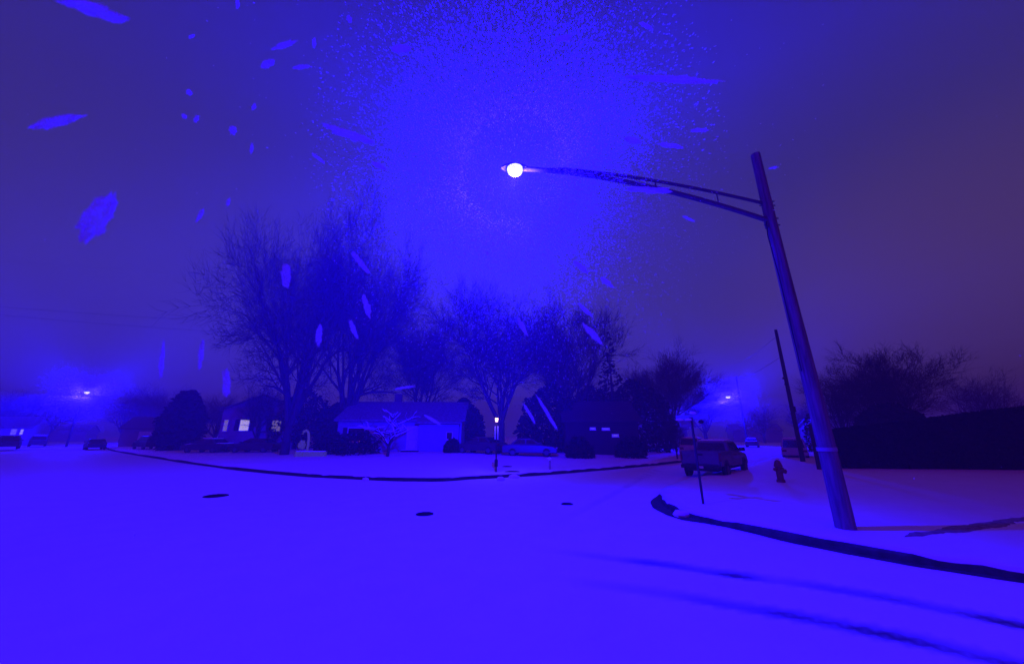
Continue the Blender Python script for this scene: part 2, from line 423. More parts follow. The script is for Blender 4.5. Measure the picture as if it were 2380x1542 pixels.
# ------------------------------------------------------------------ street light
def lamp_light(name, power):
    ld = bpy.data.lights.new(name, 'POINT'); ld.energy = power; ld.color = (1,1,1); ld.shadow_soft_size = .10; ld.cycles.use_multiple_importance_sampling = False
    ld.use_nodes = True; t = ld.node_tree; n = t.nodes; l = t.links
    em = n['Emission']
    em.inputs[0].default_value = (.0018, .0008, 1.0, 1)
    # optics: wide throw to the street, weaker to the house side, a leak upwards
    tc = n.new('ShaderNodeTexCoord'); nm = n.new('ShaderNodeVectorMath'); nm.operation = 'NORMALIZE'
    l.new(tc.outputs['Normal'], nm.inputs[0])
    se = n.new('ShaderNodeSeparateXYZ'); l.new(nm.outputs[0], se.inputs[0])
    mp = n.new('ShaderNodeMapRange'); mp.inputs[1].default_value = -1; mp.inputs[2].default_value = 1
    l.new(se.outputs[2], mp.inputs[0])
    def curve(P_):     # x: 0 = straight down, .5 = level, 1 = up
        cv = n.new('ShaderNodeFloatCurve'); c = cv.mapping.curves[0]
        l.new(mp.outputs[0], cv.inputs['Value'])
        c.points[0].location = P_[0]; c.points[1].location = P_[-1]
        for q in P_[1:-1]: c.points.new(*q)
        cv.mapping.update(); return cv
    ca = curve([(0,.10),(.067,.11),(.106,.105),(.146,.062),(.22,.024),(.29,.024),(.37,.030),(.46,.05),(.52,.15),(.6,.36),(.90,.36),(.96,.0),(1,.0)])
    cb = curve([(0,0),(.08,.0),(.14,.05),(.22,.14),(.30,.40),(.37,.80),(.43,.92),(.46,.80),(.49,.25),(.52,0),(1,0)])
    d = n.new('ShaderNodeVectorMath'); d.operation = 'DOT_PRODUCT'; l.new(nm.outputs[0], d.inputs[0])
    d.inputs[1].default_value = AZ
    m2 = n.new('ShaderNodeMapRange'); m2.interpolation_type = 'SMOOTHSTEP'
    m2.inputs[1].default_value = .22; m2.inputs[2].default_value = .72; m2.inputs[3].default_value = 0; m2.inputs[4].default_value = 1
    l.new(d.outputs['Value'], m2.inputs[0])
    mb = n.new('ShaderNodeMath'); mb.operation = 'MULTIPLY'; l.new(cb.outputs[0], mb.inputs[0]); l.new(m2.outputs[0], mb.inputs[1])
    # second, weaker lobe added towards the camera to brighten the near flakes
    m5 = n.new('ShaderNodeMapRange'); m5.interpolation_type = 'SMOOTHSTEP'; l.new(se.outputs[1], m5.inputs[0])
    m5.inputs[1].default_value = -.25; m5.inputs[2].default_value = -.75; m5.inputs[3].default_value = 0; m5.inputs[4].default_value = .32
    m6 = n.new('ShaderNodeMath'); m6.operation = 'MULTIPLY'; l.new(cb.outputs[0], m6.inputs[0]); l.new(m5.outputs[0], m6.inputs[1])
    m7 = n.new('ShaderNodeMath'); m7.operation = 'ADD'; l.new(m6.outputs[0], m7.inputs[0]); l.new(mb.outputs[0], m7.inputs[1])
    mu = n.new('ShaderNodeMath'); mu.operation = 'ADD'; l.new(ca.outputs[0], mu.inputs[0]); l.new(m7.outputs[0], mu.inputs[1])
    # shade on the arm put into the emission, dimmed in its direction
    d2 = n.new('ShaderNodeVectorMath'); d2.operation = 'DOT_PRODUCT'; l.new(nm.outputs[0], d2.inputs[0]); d2.inputs[1].default_value = ARM
    m3 = n.new('ShaderNodeMapRange'); m3.interpolation_type = 'SMOOTHSTEP'; l.new(d2.outputs['Value'], m3.inputs[0])
    m3.inputs[1].default_value = .90; m3.inputs[2].default_value = .985; m3.inputs[3].default_value = 1; m3.inputs[4].default_value = .05
    m4 = n.new('ShaderNodeMath'); m4.operation = 'MULTIPLY'; l.new(mu.outputs[0], m4.inputs[0]); l.new(m3.outputs[0], m4.inputs[1])
    l.new(m4.outputs[0], em.inputs['Strength'])
    return ld
ARM = Vector((.985, .08, .10)).normalized()
AZ = Vector((-.70, .71, 0))
LD = lamp_light('lamp_light', 135000)
AZ = Vector((-.96, .28, 0))
LD2 = lamp_light('far_lamp_light', 270000)

def street_light(base, top_z, lo_z, up_z, lamp, rad, label, detail=True, light=None, lean=(0,0)):
    o = empty('street_light', base, 0, label, 'street light')
    b0 = Vector(base); L_ = Vector(lamp) - b0
    m_ = MB(); k = 26; pts = []; rs = []
    for i in range(k+1):
        t = i/k; pts.append((lean[0]*t + .012*math.sin(t*7), lean[1]*t, -.3 + t*(top_z+.3))); rs.append(rad*(1 - .36*t)*(1.14 if i == 0 else 1))
    pts.append((pts[-1][0], pts[-1][1], top_z+.015)); rs.append(rs[-1]*.6)
    m_.tube(pts, rs, 20); m_.build('pole', M['pole'] if detail else M['dark_pole'], o, smooth=True)
    def pl(z): t = z/top_z; return Vector((lean[0]*t, lean[1]*t, z))
    side = Vector((L_.x, L_.y, 0)).normalized()
    dist = Vector((L_.x, L_.y, 0)).length
    def curve(z0, end, dz_in):
        pts = []
        for i in range(17):
            t = i/16; r_ = rad*.5 + (dist - .25 - rad*.5)*t
            z = z0 + (end - z0)*(1-(1-t)**1.7)
            pts.append(pl(z0) + side*r_ + Vector((0,0,z-z0)))
        return pts
    m_ = MB(); low = curve(lo_z, L_.z+.10, 0); upp = curve(up_z, L_.z+.17, 0)
    m_.tube(low, .062, 10)
    m_.tube([low[0]-Vector((0,0,.22))+side*.02, low[0]+Vector((0,0,.02))+side*.02], .07, 8)
    m_.build('arm', M['metal'], o, smooth=True)
    m_ = MB(); m_.tube(upp[:14]+[low[14]+Vector((0,0,.04))], .040, 8); m_.tube([low[7], upp[7]], .02, 6)
    m_.tube([low[3], upp[3]], .016, 6)
    m_.build('brace', M['metal'], o, smooth=True)
    # cobra head
    hb = L_ + Vector((0,0,.12)); ang = math.atan2(side.y, side.x)
    hd = MB()
    prof = [(-.34,.05,.05),(-.28,.08,.07),(-.12,.15,.10),(.08,.17,.11),(.26,.12,.08),(.36,.03,.03)]
    ring = []
    for x, w, h in prof:
        for j in range(14):
            t = 2*math.pi*j/14; ring.append((x, w*math.cos(t), max(-.02, h*math.sin(t)) ))
    fs = []
    for i in range(len(prof)-1):
        for j in range(14):
            a = i*14+j; b_ = i*14+(j+1)%14; fs.append((a, b_, b_+14, a+14))
    fs.append(tuple(range(14))); fs.append(tuple(range(len(prof)*14-1, (len(prof)-1)*14-1, -1)))
    hd.add(ring, fs)
    h = hd.build('lamp_head', M['metal'], o, smooth=True); h.location = hb; h.rotation_euler = (0,0,ang)
    ln = MB(); ln.lathe([(.19,-.015),(.19,-.08),(.16,-.15),(.10,-.20),(.01,-.22)], 20, sx=1.08)
    q = ln.build('lamp_lens', M['lamp_lens'], h, smooth=True)
    lo = bpy.data.objects.new('lamp_light', light); COL.objects.link(lo); lo.parent = o; lo.location = L_ + Vector((0,0,-.24))
    if not detail: h.scale = (1.8,1.8,1.6); lo.location.z -= .35
    return o, pl, side
base = G(1966, 1226, .15)
lampP = at(1197, 398, 7.95)
SL, pl, side = street_light((base.x, base.y, .12), 9.10, 7.08, 7.58, (lampP.x, lampP.y, lampP.z-.02), .175, 'tall wooden street light pole with long double arm at the corner', light=LD, lean=(-.16, 0))
# pole details: pale tag band, conduit, ground wire, cap bolts
m_ = MB(); m_.tube([pl(1.50)+Vector((0,0,0)), pl(1.58)], .178, 20, cap=True); m_.build('metal_band', M['siding'], SL, smooth=True)
m_ = MB()
m_.tube([pl(7.02)+Vector((-.17,-.05,0)), pl(6.6)+Vector((-.24,-.08,0)), pl(5.5)+Vector((-.19,-.07,0)), pl(3.2)+Vector((-.185,-.06,0))], .012, 6)
m_.build('cable', M['dark_metal'], SL)
for z in (6.95, 7.14, 7.52, 7.64):
    m_ = MB(); m_.tube([pl(z)+Vector((-.2,0,0)), pl(z)+Vector((.2,0,0))], .018, 8); m_.build('bolt', M['metal'], SL)
# far lamps
lp = at(202, 911, 62)
street_light((lp.x-2.2, lp.y+1.4, .15), 9.4, 7.6, 8.1, (lp.x, lp.y, lp.z), .15, 'distant lit street light far down the left street', False, LD2)
rp = at(1692, 922, 64)
street_light((rp.x+2.6, rp.y+.9, .15), 11.9, rp.z-.5, rp.z-.1, (rp.x, rp.y, rp.z), .15, 'distant lit street light down the right street beyond the truck', False, LD2)

# ------------------------------------------------------------------ trees
def bare_tree(name, seed, height, spread, rad, levels, forks, barkmat, twig=1.0, low=.12, up=.25, trunk_h=.18, twn=5):
    """returns an Empty at the origin with trunk and crown children"""
    rnd = random.Random(seed); T = MB(); C_ = MB()
    def rv(): return Vector((rnd.gauss(0,1), rnd.gauss(0,1), rnd.gauss(0,1)))
    def grow(p, d, ln, r, lev):
        mb = T if lev <= 1 else C_
        ns = 5 if lev <= 1 else (3 if lev < levels else 2)
        pts = [p.copy()]; rs = [r]; q = p.copy(); dd = d.copy(); nodes = []
        for i in range(ns):
            dd = (dd + rv()*(.10 if lev <= 1 else .17) + Vector((0,0,up*.22))).normalized()
            q = q + dd*(ln/ns); rr = r*(1-(i+1)/ns*.62); pts.append(q.copy()); rs.append(rr); nodes.append((q.copy(), dd.copy(), rr))
        mb.tube(pts, rs, 8 if lev == 0 else 6 if lev == 1 else 4 if lev == 2 else 3, cap=False)
        if lev >= levels: return
        for i, (q, dd, rr) in enumerate(nodes):
            if i == 0 and lev <= 1: continue
            k = 2 if (i == len(nodes)-1 or lev >= 2) else (1 if rnd.random() < .75 else 2)
            if lev >= levels-2: k += 1
            for _ in range(k):
                sv = rv(); sv -= dd*sv.dot(dd); sv.normalize()
                a = rnd.uniform(.35, .85)*(1.0 if i < len(nodes)-1 else .7)
                nd = (dd*math.cos(a) + sv*math.sin(a)*spread); nd.z += .10; nd.normalize()
                grow(q, nd, ln*rnd.uniform(.48, .72)*(1 if lev else .9), max(rr*rnd.uniform(.5,.72), .010*twig), lev+1)
    T.tube([(0,0,-.4),(0,0,height*trunk_h*.5),(.05,.03,height*trunk_h)], [rad*1.25, rad, rad*.92], 12, cap=False)
    for i in range(forks):
        a = 2*math.pi*(i+rnd.uniform(-.25,.25))/forks; tilt = rnd.uniform(.12, .55)*spread if i else .06
        d = Vector((math.cos(a)*math.sin(tilt), math.sin(a)*math.sin(tilt), math.cos(tilt)))
        grow(Vector((0,0,height*trunk_h*rnd.uniform(.75,.98))), d, height*rnd.uniform(.42,.58), rad*rnd.uniform(.5,.72), 1)
    o = empty(name, (0,0,0))
    T.build('trunk', barkmat, o, smooth=True); C_.build('crown', barkmat, o)
    zz = max(v[2] for v in C_.v)
    return o, zz, (len(T.f), len(C_.f))

def put(o, p, h, zz, rz=0, label=None, cat='tree', group=None, w=1.0, name=None):
    k = h/zz; o.location = p; o.scale = (k*w, k*w, k); o.rotation_euler = (0,0,rz)
    tag(o, label, cat, group)
    if name: o.name = name
    return o
def top_h(px, base, py):           # height of a thing that stands at base and reaches up to py in the frame
    return at(px, py, base[1]).z - base[2]
def gp(px, fwd, z):                # spot at a forward distance under column px of the horizon
    d = ray(px, 1010); t = fwd/d.y; return Vector((d.x*t, fwd, z))

A, Az, nA = bare_tree('bare_tree', 11, 21, 1.3, .6, 5, 8, M['bark'], trunk_h=.12, twig=1.5, up=.09)
B, Bz, nB = bare_tree('bare_tree', 23, 16, 1.15, .38, 5, 7, M['bark'], trunk_h=.22, twig=1.5)
C2, Cz, nC = bare_tree('bare_tree', 37, 9, 1.25, .25, 4, 9, M['bark_dark'], trunk_h=.2, up=.15)
print('tree faces', nA, nB, nC)
def spot(px, fwd): p = gp(px, fwd, 0); p.z = lawn_z(p.x, p.y) - .05; return p
p = spot(668, 34); put(A, p, top_h(668, p, 468), Az, 2.2, 'largest bare spreading tree, dark many-limbed crown over the pale house', w=.60)
def clone(o, zz, p, py, rz, label, group=None, w=1.0, px=0):
    c = copy_tree(o); put(c, p, top_h(px, p, py), zz, rz, label, 'tree', group, w); return c
p = spot(800, 39); clone(A, Az, p, 490, 4.1, 'tall bare tree standing just behind and right of the largest tree', px=800, w=.62)
p = spot(1165, 35); put(B, p, top_h(1165, p, 615), Bz, .6, 'bare tree rising behind the glowing yard lantern', w=1.1)
p = spot(1325, 44); clone(B, Bz, p, 665, 2.6, 'tall bare tree to the right of the tree behind the lantern', px=1325, w=1.0)
p = spot(975, 47); clone(B, Bz, p, 690, 5.0, 'bare tree standing behind the middle house', px=975, w=.95)
p = spot(1560, 50); clone(B, Bz, p, 785, 3.9, 'round-topped bare tree left of the far right street light', px=1560, w=1.25)
p = gp(2085, 30, .1); clone(B, Bz, p, 775, 1.3, 'wide bare tree fanning out above the black hedge', px=2085, w=1.35)
p = gp(1965, 33, .1); clone(C2, Cz, p, 855, 1.0, 'low bushy bare tree just right of the leaning pole', px=1965, w=.95)
p = gp(2310, 36, .1); o = clone(C2, Cz, p, 850, 2.0, 'bare tree against the reddish glow at the far right', px=2310, w=1.0)
put(C2, spot(600, 42), 8.0, Cz, .4, 'small bare tree left of the pale house with the lit window', w=1.0)
# row of far trees at the left
far = [(30,80,895,'bare tree at the far left edge of the street'),(110,95,910,'far bare tree left of the left street light'),(285,92,895,'far bare tree just right of the left street light'),
       (350,85,885,'far bare tree above the dim garage'),(500,60,905,'far bare tree between the round evergreen and the pale house')]
for i, (px, fw, py, lb) in enumerate(far):
    clone(C2, Cz, gp(px, fw, .3), py, i*1.3, lb, 'far trees along the left street', px=px, w=1.5)
farr = [(1480,70,900,'far bare tree left of the round-topped tree'),(1640,85,880,'far bare tree behind the right street light'),(1775,95,935,'far bare tree right of the right street light'),(1880,70,930,'far bare tree seen behind the leaning pole'),
        (1390,60,870,'far bare tree in the dark grove right of the house')]
for i, (px, fw, py, lb) in enumerate(farr):
    clone(C2, Cz, gp(px, fw, .3), py, i*1.7+.5, lb, 'far trees along the right street', px=px, w=1.4)

# small ornamental tree with snow on its boughs
def snowy_tree(p, px):
    rnd = random.Random(5); o = empty('ornamental_tree', p, 0, 'small ornamental tree with snow lying on its boughs before the middle house', 'tree')
    T = MB(); Sn = MB()
    def grow(q, d, ln, r, lev):
        pts = [q.copy()]; rs = [r]
        for i in range(4):
            d = (d + Vector((rnd.gauss(0,.22), rnd.gauss(0,.22), rnd.gauss(0,.16)))).normalized(); q = q + d*ln/4; pts.append(q.copy()); rs.append(r*(1-.16*(i+1)))
        T.tube(pts, rs, 6, cap=False)
        if abs(d.z) < .8: Sn.tube([a+Vector((0,0,r*1.0+.01)) for a in pts], [max(.022, k*1.15) for k in rs], 5)
        if lev < 3:
            for _ in range(3):
                a = rnd.random()*6.28; nd = (d*.7 + Vector((math.cos(a)*.9, math.sin(a)*.9, rnd.uniform(-.05,.45)))).normalized()
                grow(pts[rnd.choice([2,3,4])], nd, ln*rnd.uniform(.6,.8), r*.6, lev+1)
    T.tube([(0,0,-.2),(.05,0,.9)], [.13,.10], 8, cap=False)
    for i in range(5):
        a = i*1.25; grow(Vector((.05,0,.85)), Vector((math.cos(a)*.9, math.sin(a)*.9, .65)).normalized(), 1.75, .07, 1)
    T.build('trunk', M['bark'], o, smooth=True); Sn.build('snow', M['snow'], o, smooth=True)
snowy_tree(spot(905, 30), 905)

def leafy(name, p, prof, mname, label, cat, seed, n=2600, size=.22, trunk=True, squash=1.0, group=None, tm='bark_dark'):
    """evergreen or dense bush; prof = list of (height, radius)"""
    rnd = random.Random(seed); o = empty(name, p, rnd.random()*6, label, cat, group); C_ = MB(); H = prof[-1][0]
    def rad(z):
        for (a, ra), (b_, rb) in zip(prof, prof[1:]):
            if a <= z <= b_: return ra + (rb-ra)*(z-a)/(b_-a)
        return 0
    for _ in range(n):
        z = H*rnd.random(); r0 = rad(z)
        if rnd.random() > r0/max(q[1] for q in prof): continue
        a = rnd.random()*6.283; lobe = 1 + .22*noise.noise(Vector((math.cos(a)*1.5+seed, math.sin(a)*1.5, z*.7))) + .12*noise.noise(Vector((math.cos(a)*4+seed, math.sin(a)*4, z*2.2)))
        r_ = r0*lobe*rnd.random()**.28
        c = Vector((math.cos(a)*r_, math.sin(a)*r_*squash, z+rnd.uniform(-.1,.1)))
        s_ = size*rnd.uniform(.5, 1.3); u = Vector((rnd.gauss(0,1), rnd.gauss(0,1), rnd.gauss(0,.6))).normalized()*s_; v = Vector((rnd.gauss(0,1), rnd.gauss(0,1), rnd.gauss(0,1))).normalized()*s_
        C_.add([c-u, c+v*.6, c+u, c-v*.6], [(0,1,2,3)])
    C_.build('crown' if trunk else 'foliage', M[mname], o)
    if trunk:
        t = MB(); t.tube([(0,0,-.3),(0,0,H*.85)], [max(.1, H*.022), .03], 8); t.build('trunk', M[tm], o, smooth=True)
    return o
p = spot(418, 46); leafy('evergreen_tree', p, [(0,1.9),(1.6,2.3),(3.6,2.3),(5.0,1.9),(top_h(418,p,908),.7)], 'needles', 'blunt dark round evergreen left of the pale house', 'tree', 1, 5200, .34)
p = spot(1430, 41); leafy('evergreen_tree', p, [(0,2.2),(3,2.0),(8,1.2),(top_h(1430,p,765),.05)], 'needles', 'narrow pointed conifer rising above the dark grove', 'tree', 2, 1500, .30)
for i, (px, fw, py, r_, lb) in enumerate([(700,46,905,4.6,'wide dark evergreen behind the trunk of the largest tree'),(795,50,925,3.6,'dark evergreen between the largest tree and the middle house'),(1280,38,890,3.6,'broad dark evergreen just right of the yard lantern'),(1380,46,895,4.2,'broad dark evergreen in the middle of the grove by the lit slit windows'),
                       (1480,42,880,4.2,'broad dark evergreen at the right end of the grove'),(1075,43,925,2.6,'dark evergreen against the right end of the middle house')]):
    p = spot(px, fw); H = top_h(px, p, py); leafy('evergreen_tree', p, [(0,r_*.8),(H*.35,r_),(H*.7,r_*.75),(H,.3)], 'needles', lb, 'tree', 10+i, 5200, .30)
for i, (px, fw, py, r_, lb) in enumerate([(835,33,1000,1.9,'low dark rounded bush under the window of the middle house'),(775,34,1003,1.3,'low dark bush at the left corner of the middle house'),(1052,33.5,1020,.8,'small snow-flecked bush at the right of the house door'),
                       (1462,31,1015,1.3,'dark bush at the kerb end of the grove'),(1345,30,1015,1.2,'dark bush between the snowy car and the grove')]):
    p = spot(px, fw); H = top_h(px, p, py); leafy('bush', p, [(0,r_*.9),(H*.5,r_),(H,.35*r_)], 'needles', lb, 'bush', 30+i, 1600, .16, trunk=False)
p = gp(2075, 27, .1); H = top_h(2075, p, 940); leafy('evergreen_tree', p, [(0,2.0),(H*.5,2.2),(H*.8,1.7),(H,.5)], 'hedge', 'black domed evergreen poking above the hedge', 'tree', 41, 4200, .3)
p = gp(1893, 42, .1); H = top_h(1890, p, 960); leafy('bush', p, [(0,.8),(H*.5,1.0),(H,.3)], 'hedge', 'narrow dark bush hidden behind the leaning pole', 'bush', 42, 900, .2, trunk=False)

# little bare street tree before the white van at the kerb
s1 = copy_tree(C2); p = spot(1568, 30); put(s1, p, top_h(1568, p, 960), Cz, 2.9, 'little bare tree at the kerb left of the pickup truck', w=.8)

# tall black hedge along the right lot line
def hedge():
    rnd = random.Random(9); line = [G(1925,1086,.15), G(2100,1090,.15), G(2380,1094,.15), Vector((34,17.5,.15))]
    line = [Vector((p.x, p.y, .2)) for p in line]
    hs = [1.95, 2.35, 3.05, 3.9]
    o = empty('hedge', line[0], 0, 'long tall black hedge behind the corner lawn', 'hedge'); C_ = MB(); b0 = line[0]
    total = sum((line[i+1]-line[i]).length for i in range(3)); K = 26000
    for i in range(3):
        a, b_ = line[i]-b0, line[i+1]-b0; L_ = (b_-a).length; n_ = Vector((-(b_-a).y, (b_-a).x, 0)).normalized()
        core = .48
        C_.hexa([a-n_*core, b_-n_*core, b_+n_*core, a+n_*core], [a-n_*core*.8+Vector((0,0,hs[i]-.12)), b_-n_*core*.8+Vector((0,0,hs[i+1]-.12)), b_+n_*core*.8+Vector((0,0,hs[i+1]-.12)), a+n_*core*.8+Vector((0,0,hs[i]-.12))])
        for _ in range(int(K*L_/total)):
            t = rnd.random(); h = hs[i]+(hs[i+1]-hs[i])*t; z = h*rnd.random()**.8; s0 = rnd.choice([-1,1])*rnd.uniform(.42,.62)
            if rnd.random() < .3: z = h + rnd.uniform(-.15,.07); s0 = rnd.uniform(-.55,.55)
            c = a + (b_-a)*t + n_*s0 + Vector((0,0,z)); s_ = rnd.uniform(.04,.10)
            u = Vector((rnd.gauss(0,1), rnd.gauss(0,1), rnd.gauss(0,1))).normalized()*s_; v = Vector((rnd.gauss(0,1), rnd.gauss(0,1), rnd.gauss(0,1))).normalized()*s_
            C_.add([c-u, c+v*.6, c+u, c-v*.6], [(0,1,2,3)])
    C_.build('foliage', M['hedge'], o)
hedge()

# ------------------------------------------------------------------ houses
def window(parent, x, z, w, h, y, pane, shutters=True, mull=True, sill_glow=False):
    """a window on a wall whose outer face is at local y (facing -y)"""
    g = MB(); g.box(x-w/2, x+w/2, y-.03, y+.05, z-h/2, z+h/2)
    fr = MB(); t = .07
    fr.box(x-w/2-t, x-w/2, y-.06, y+.02, z-h/2-t, z+h/2+t); fr.box(x+w/2, x+w/2+t, y-.06, y+.02, z-h/2-t, z+h/2+t)
    fr.box(x-w/2, x+w/2, y-.06, y+.02, z+h/2, z+h/2+t); fr.box(x-w/2-.1, x+w/2+.1, y-.10, y-.062, z-h/2-t-.03, z-h/2-t+.02); fr.box(x-w/2, x+w/2, y-.06, y+.02, z-h/2-t, z-h/2)
    if mull: fr.box(x-w/2, x+w/2, y-.05, y-.032, z-.025, z+.025)
    f = fr.build('window', M['trim'], parent); g.build('pane', pane, f)
    if shutters:
        for s_ in (-1, 1):
            s2 = MB(); cx = x + s_*(w/2+.09+.22)
            s2.box(cx-.2, cx+.2, y-.045, y+.01, z-h/2-.05, z+h/2+.05)
            for k in range(10):
                zz = z-h/2 + (k+.5)*h/10; s2.box(cx-.16, cx+.16, y-.06, y-.046, zz-.03, zz+.02)
            s2.build('shutter', M['shutter'], parent)
def siding_wall(mb, x0, x1, y0, y1, z0, z1, step=.16):
    mb.box(x0, x1, y0, y1, z0, z1); z = z0+.05
    while z < z1-.03:
        mb.add([(x0-.003,y0-.028,z),(x1+.003,y0-.028,z),(x1+.003,y0-.004,z+step-.006),(x0-.003,y0-.004,z+step-.006),(x0-.003,y0+.01,z),(x1+.003,y0+.01,z)], [(0,1,2,3),(0,4,5,1)])
        z += step
def gable_roof(parent, x0, x1, y0, y1, z0, rise, m_, axis='x', over=.35, th=.16, name='roof'):
    r_ = MB()
    if axis == 'x':                   # ridge along x
        ym = (y0+y1)/2
        for sgn, ya in ((-1, y0-over), (1, y1+over)):
            zb = z0 - over*rise/((y1-y0)/2)
            r_.hexa([(x0-over,ya,zb),(x1+over,ya,zb),(x1+over,ym-sgn*-.0,z0+rise),(x0-over,ym,z0+rise)],
                    [(x0-over,ya,zb+th),(x1+over,ya,zb+th),(x1+over,ym,z0+rise+th),(x0-over,ym,z0+rise+th)])
    else:
        xm = (x0+x1)/2
        for sgn, xa in ((-1, x0-over), (1, x1+over)):
            zb = z0 - over*rise/((x1-x0)/2)
            r_.hexa([(xa,y0-over,zb),(xa,y1+over,zb),(xm,y1+over,z0+rise),(xm,y0-over,z0+rise)],
                    [(xa,y0-over,zb+th),(xa,y1+over,zb+th),(xm,y1+over,z0+rise+th),(xm,y0-over,z0+rise+th)])
    return r_.build(name, m_, parent)

# middle house
hb = spot(935, 36); hb.z = .42
H1 = empty('house', (hb.x, hb.y, hb.z), R(3), 'pale middle house with white storm door behind the snowy lawn', 'house')
w = MB(); siding_wall(w, -6.2, 5.6, .2, 8.2, -.3, 2.95)
w.add([(5.58,.2,2.95),(5.58,8.2,2.95),(5.58,4.2,4.7),(-6.18,.2,2.95),(-6.18,8.2,2.95),(-6.18,4.2,4.7)], [(0,1,2),(3,5,4)])
w.build('wall', M['siding'], H1)
gable_roof(H1, -6.2, 5.6, .2, 8.2, 2.95, 1.9, M['shingle'])
w = MB(); siding_wall(w, 1.6, 5.4, -.55, .19, -.3, 2.75); w.build('porch_wall', M['siding'], H1)
r2 = MB(); r2.hexa([(1.4,-1.0,2.55),(5.6,-1.0,2.55),(5.6,.6,3.2),(1.4,.6,3.2)], [(1.4,-1.0,2.68),(5.6,-1.0,2.68),(5.6,.6,3.33),(1.4,.6,3.33)]); r2.build('porch_roof', M['shingle'], H1)
window(H1, -4.4, 1.55, 1.5, 1.2, .17, M['glass'])
window(H1, 4.55, 1.45, .5, .6, -.58, M['glass'], shutters=False, mull=False)
d = MB(); d.box(.55, 1.42, .10, .2, .18, 2.22); D = d.build('door', M['trim'], H1)
d = MB(); d.box(.64, 1.33, .07, .098, 1.25, 2.08); d.build('pane', M['glass'], D) if False else None
d = MB(); d.box(.66, 1.31, .075, .098, .98, 2.1); d.build('storm_glass', mat('frosted_glass', (.62,.62,.65), .3, var=.05), D)
d = MB(); d.box(.66, 1.31, .08, .098, .28, .9); d.build('kick_panel', M['white'], D, bevel=.01)
d = MB(); d.tube([(1.36,.09,1.15),(1.36,.03,1.15),(1.36,.03,1.02)], .015, 6); d.build('handle', M['dark_metal'], D)
f = MB(); f.box(.40,.545,.06,.2,.05,2.35); f.box(1.425,1.57,.06,.2,.05,2.35); f.box(.545,1.425,.06,.2,2.225,2.35); f.build('door_frame', M['trim'], H1)
f = MB(); f.box(.2, 1.75, -1.0, .17, -.3, .16); f.box(.2,1.75,-1.35,-1.002,-.3,-.02); f.build('step', M['concrete'], H1)
f = MB(); f.box(.22, 1.73, -.98, .05, .162, .21); f.build('snow', M['snow'], H1, bevel=.02)
f = MB(); f.box(-2.2,-1.5,4.5,5.1,4.2,5.9); f.build('chimney', M['brick'], H1)
for k, x in enumerate((-4.9,-4.6,-4.3,-4.0)):
    f = MB(); f.lathe([(.01,-.03),(.03,0),(.01,.04)], 6, c=(x, .04, .93)); f.build('fairy_bulb', mat('pink_bulb', (.5,.1,.2), emit=((1,.12,.3), .8 if k != 2 else 2.0)), H1)

# pale house with lit window at left
hb = spot(597, 42); hb.z = .75
H2 = empty('house', (hb.x, hb.y, hb.z), R(18), 'pale gabled house with a bright lit window at left of the big tree', 'house')
w = MB(); siding_wall(w, -3.6, 3.6, 0, 9, -.5, 3.9)
w.add([(-3.6,.0,3.9),(3.6,.0,3.9),(0,.0,5.5),(-3.6,9,3.9),(3.6,9,3.9),(0,9,5.5)], [(0,1,2),(3,5,4)]); w.build('wall', M['siding_dim'], H2)
gable_roof(H2, -3.6, 3.6, 0, 9, 3.9, 1.6, M['shingle_dark'], 'y')
window(H2, -1.35, 2.25, .85, 1.15, -.03, M['lit'])
window(H2, 1.75, 2.2, .85, 1.15, -.03, M['lit_dim'])
window(H2, -3.1, 2.2, .35, 1.15, -.03, M['lit_dim'], shutters=False)

# dim houses and garages
def small_house(px, fw, zb, rz, w_, dp, wh, rise, wm, rm, label, wins=(), ax='x', extra=None):
    p = gp(px, fw, zb); o = empty('house', p, rz, label, 'house')
    m_ = MB(); siding_wall(m_, -w_/2, w_/2, 0, dp, -.5, wh)
    if ax == 'y': m_.add([(-w_/2,0,wh),(w_/2,0,wh),(0,0,wh+rise)], [(0,1,2)])
    else: m_.add([(w_/2,0,wh),(w_/2,dp,wh),(w_/2,dp/2,wh+rise),(-w_/2,0,wh),(-w_/2,dp,wh),(-w_/2,dp/2,wh+rise)], [(0,1,2),(3,5,4)])
    m_.build('wall', wm, o); gable_roof(o, -w_/2, w_/2, 0, dp, wh, rise, rm, ax)
    for (x, z, a, b_, mt, sh) in wins: window(o, x, z, a, b_, -.03, mt, sh)
    return o
g = small_house(352, 62, .3, R(25), 7.5, 7, 2.7, 1.8, M['siding'], M['shingle_dark'], 'dim garage with a small wall light beside the round evergreen', ())
d = MB(); d.box(-1.6, 1.6, -.06, .0, 0, 2.2)
for k in range(1, 4): d.box(-1.6, 1.6, -.075, -.062, k*.55-.02, k*.55+.02)
d.build('garage_door', M['trim'], g)
d = MB(); d.lathe([(.02,-.16),(.13,-.08),(.13,.06),(.05,.14)], 10, c=(3.0,-.16,2.35)); d.build('wall_light', M['lit_white'], g)
small_house(-20, 70, .3, R(30), 9, 7, 3, 2, M['siding_dim'], M['shingle_dark'], 'house cut by the left edge with small pale lit windows', ((2.6,2.2,.7,1.0,M['lit_dim'],False),(3.6,2.2,.35,.9,M['lit'],False)))
small_house(1400, 34, .45, 0, 6.6, 6, 2.8, 1.8, M['dark_brick'], M['roof_dark'], 'dark house in the grove with slit windows lit', ((-.85,2.05,.40,.10,M['lit_dim'],False),(.33,2.02,.6,.10,M['lit_dim'],False),(1.15,1.45,.5,.14,M['lit_dim'],False)))
small_house(2040, 52, .3, R(-10), 12, 7, 2.7, 1.6, M['siding'], M['shingle'], 'low pale house glimpsed above the black hedge', ((-2,1.9,1.0,1.0,M['lit_dim'],False),))
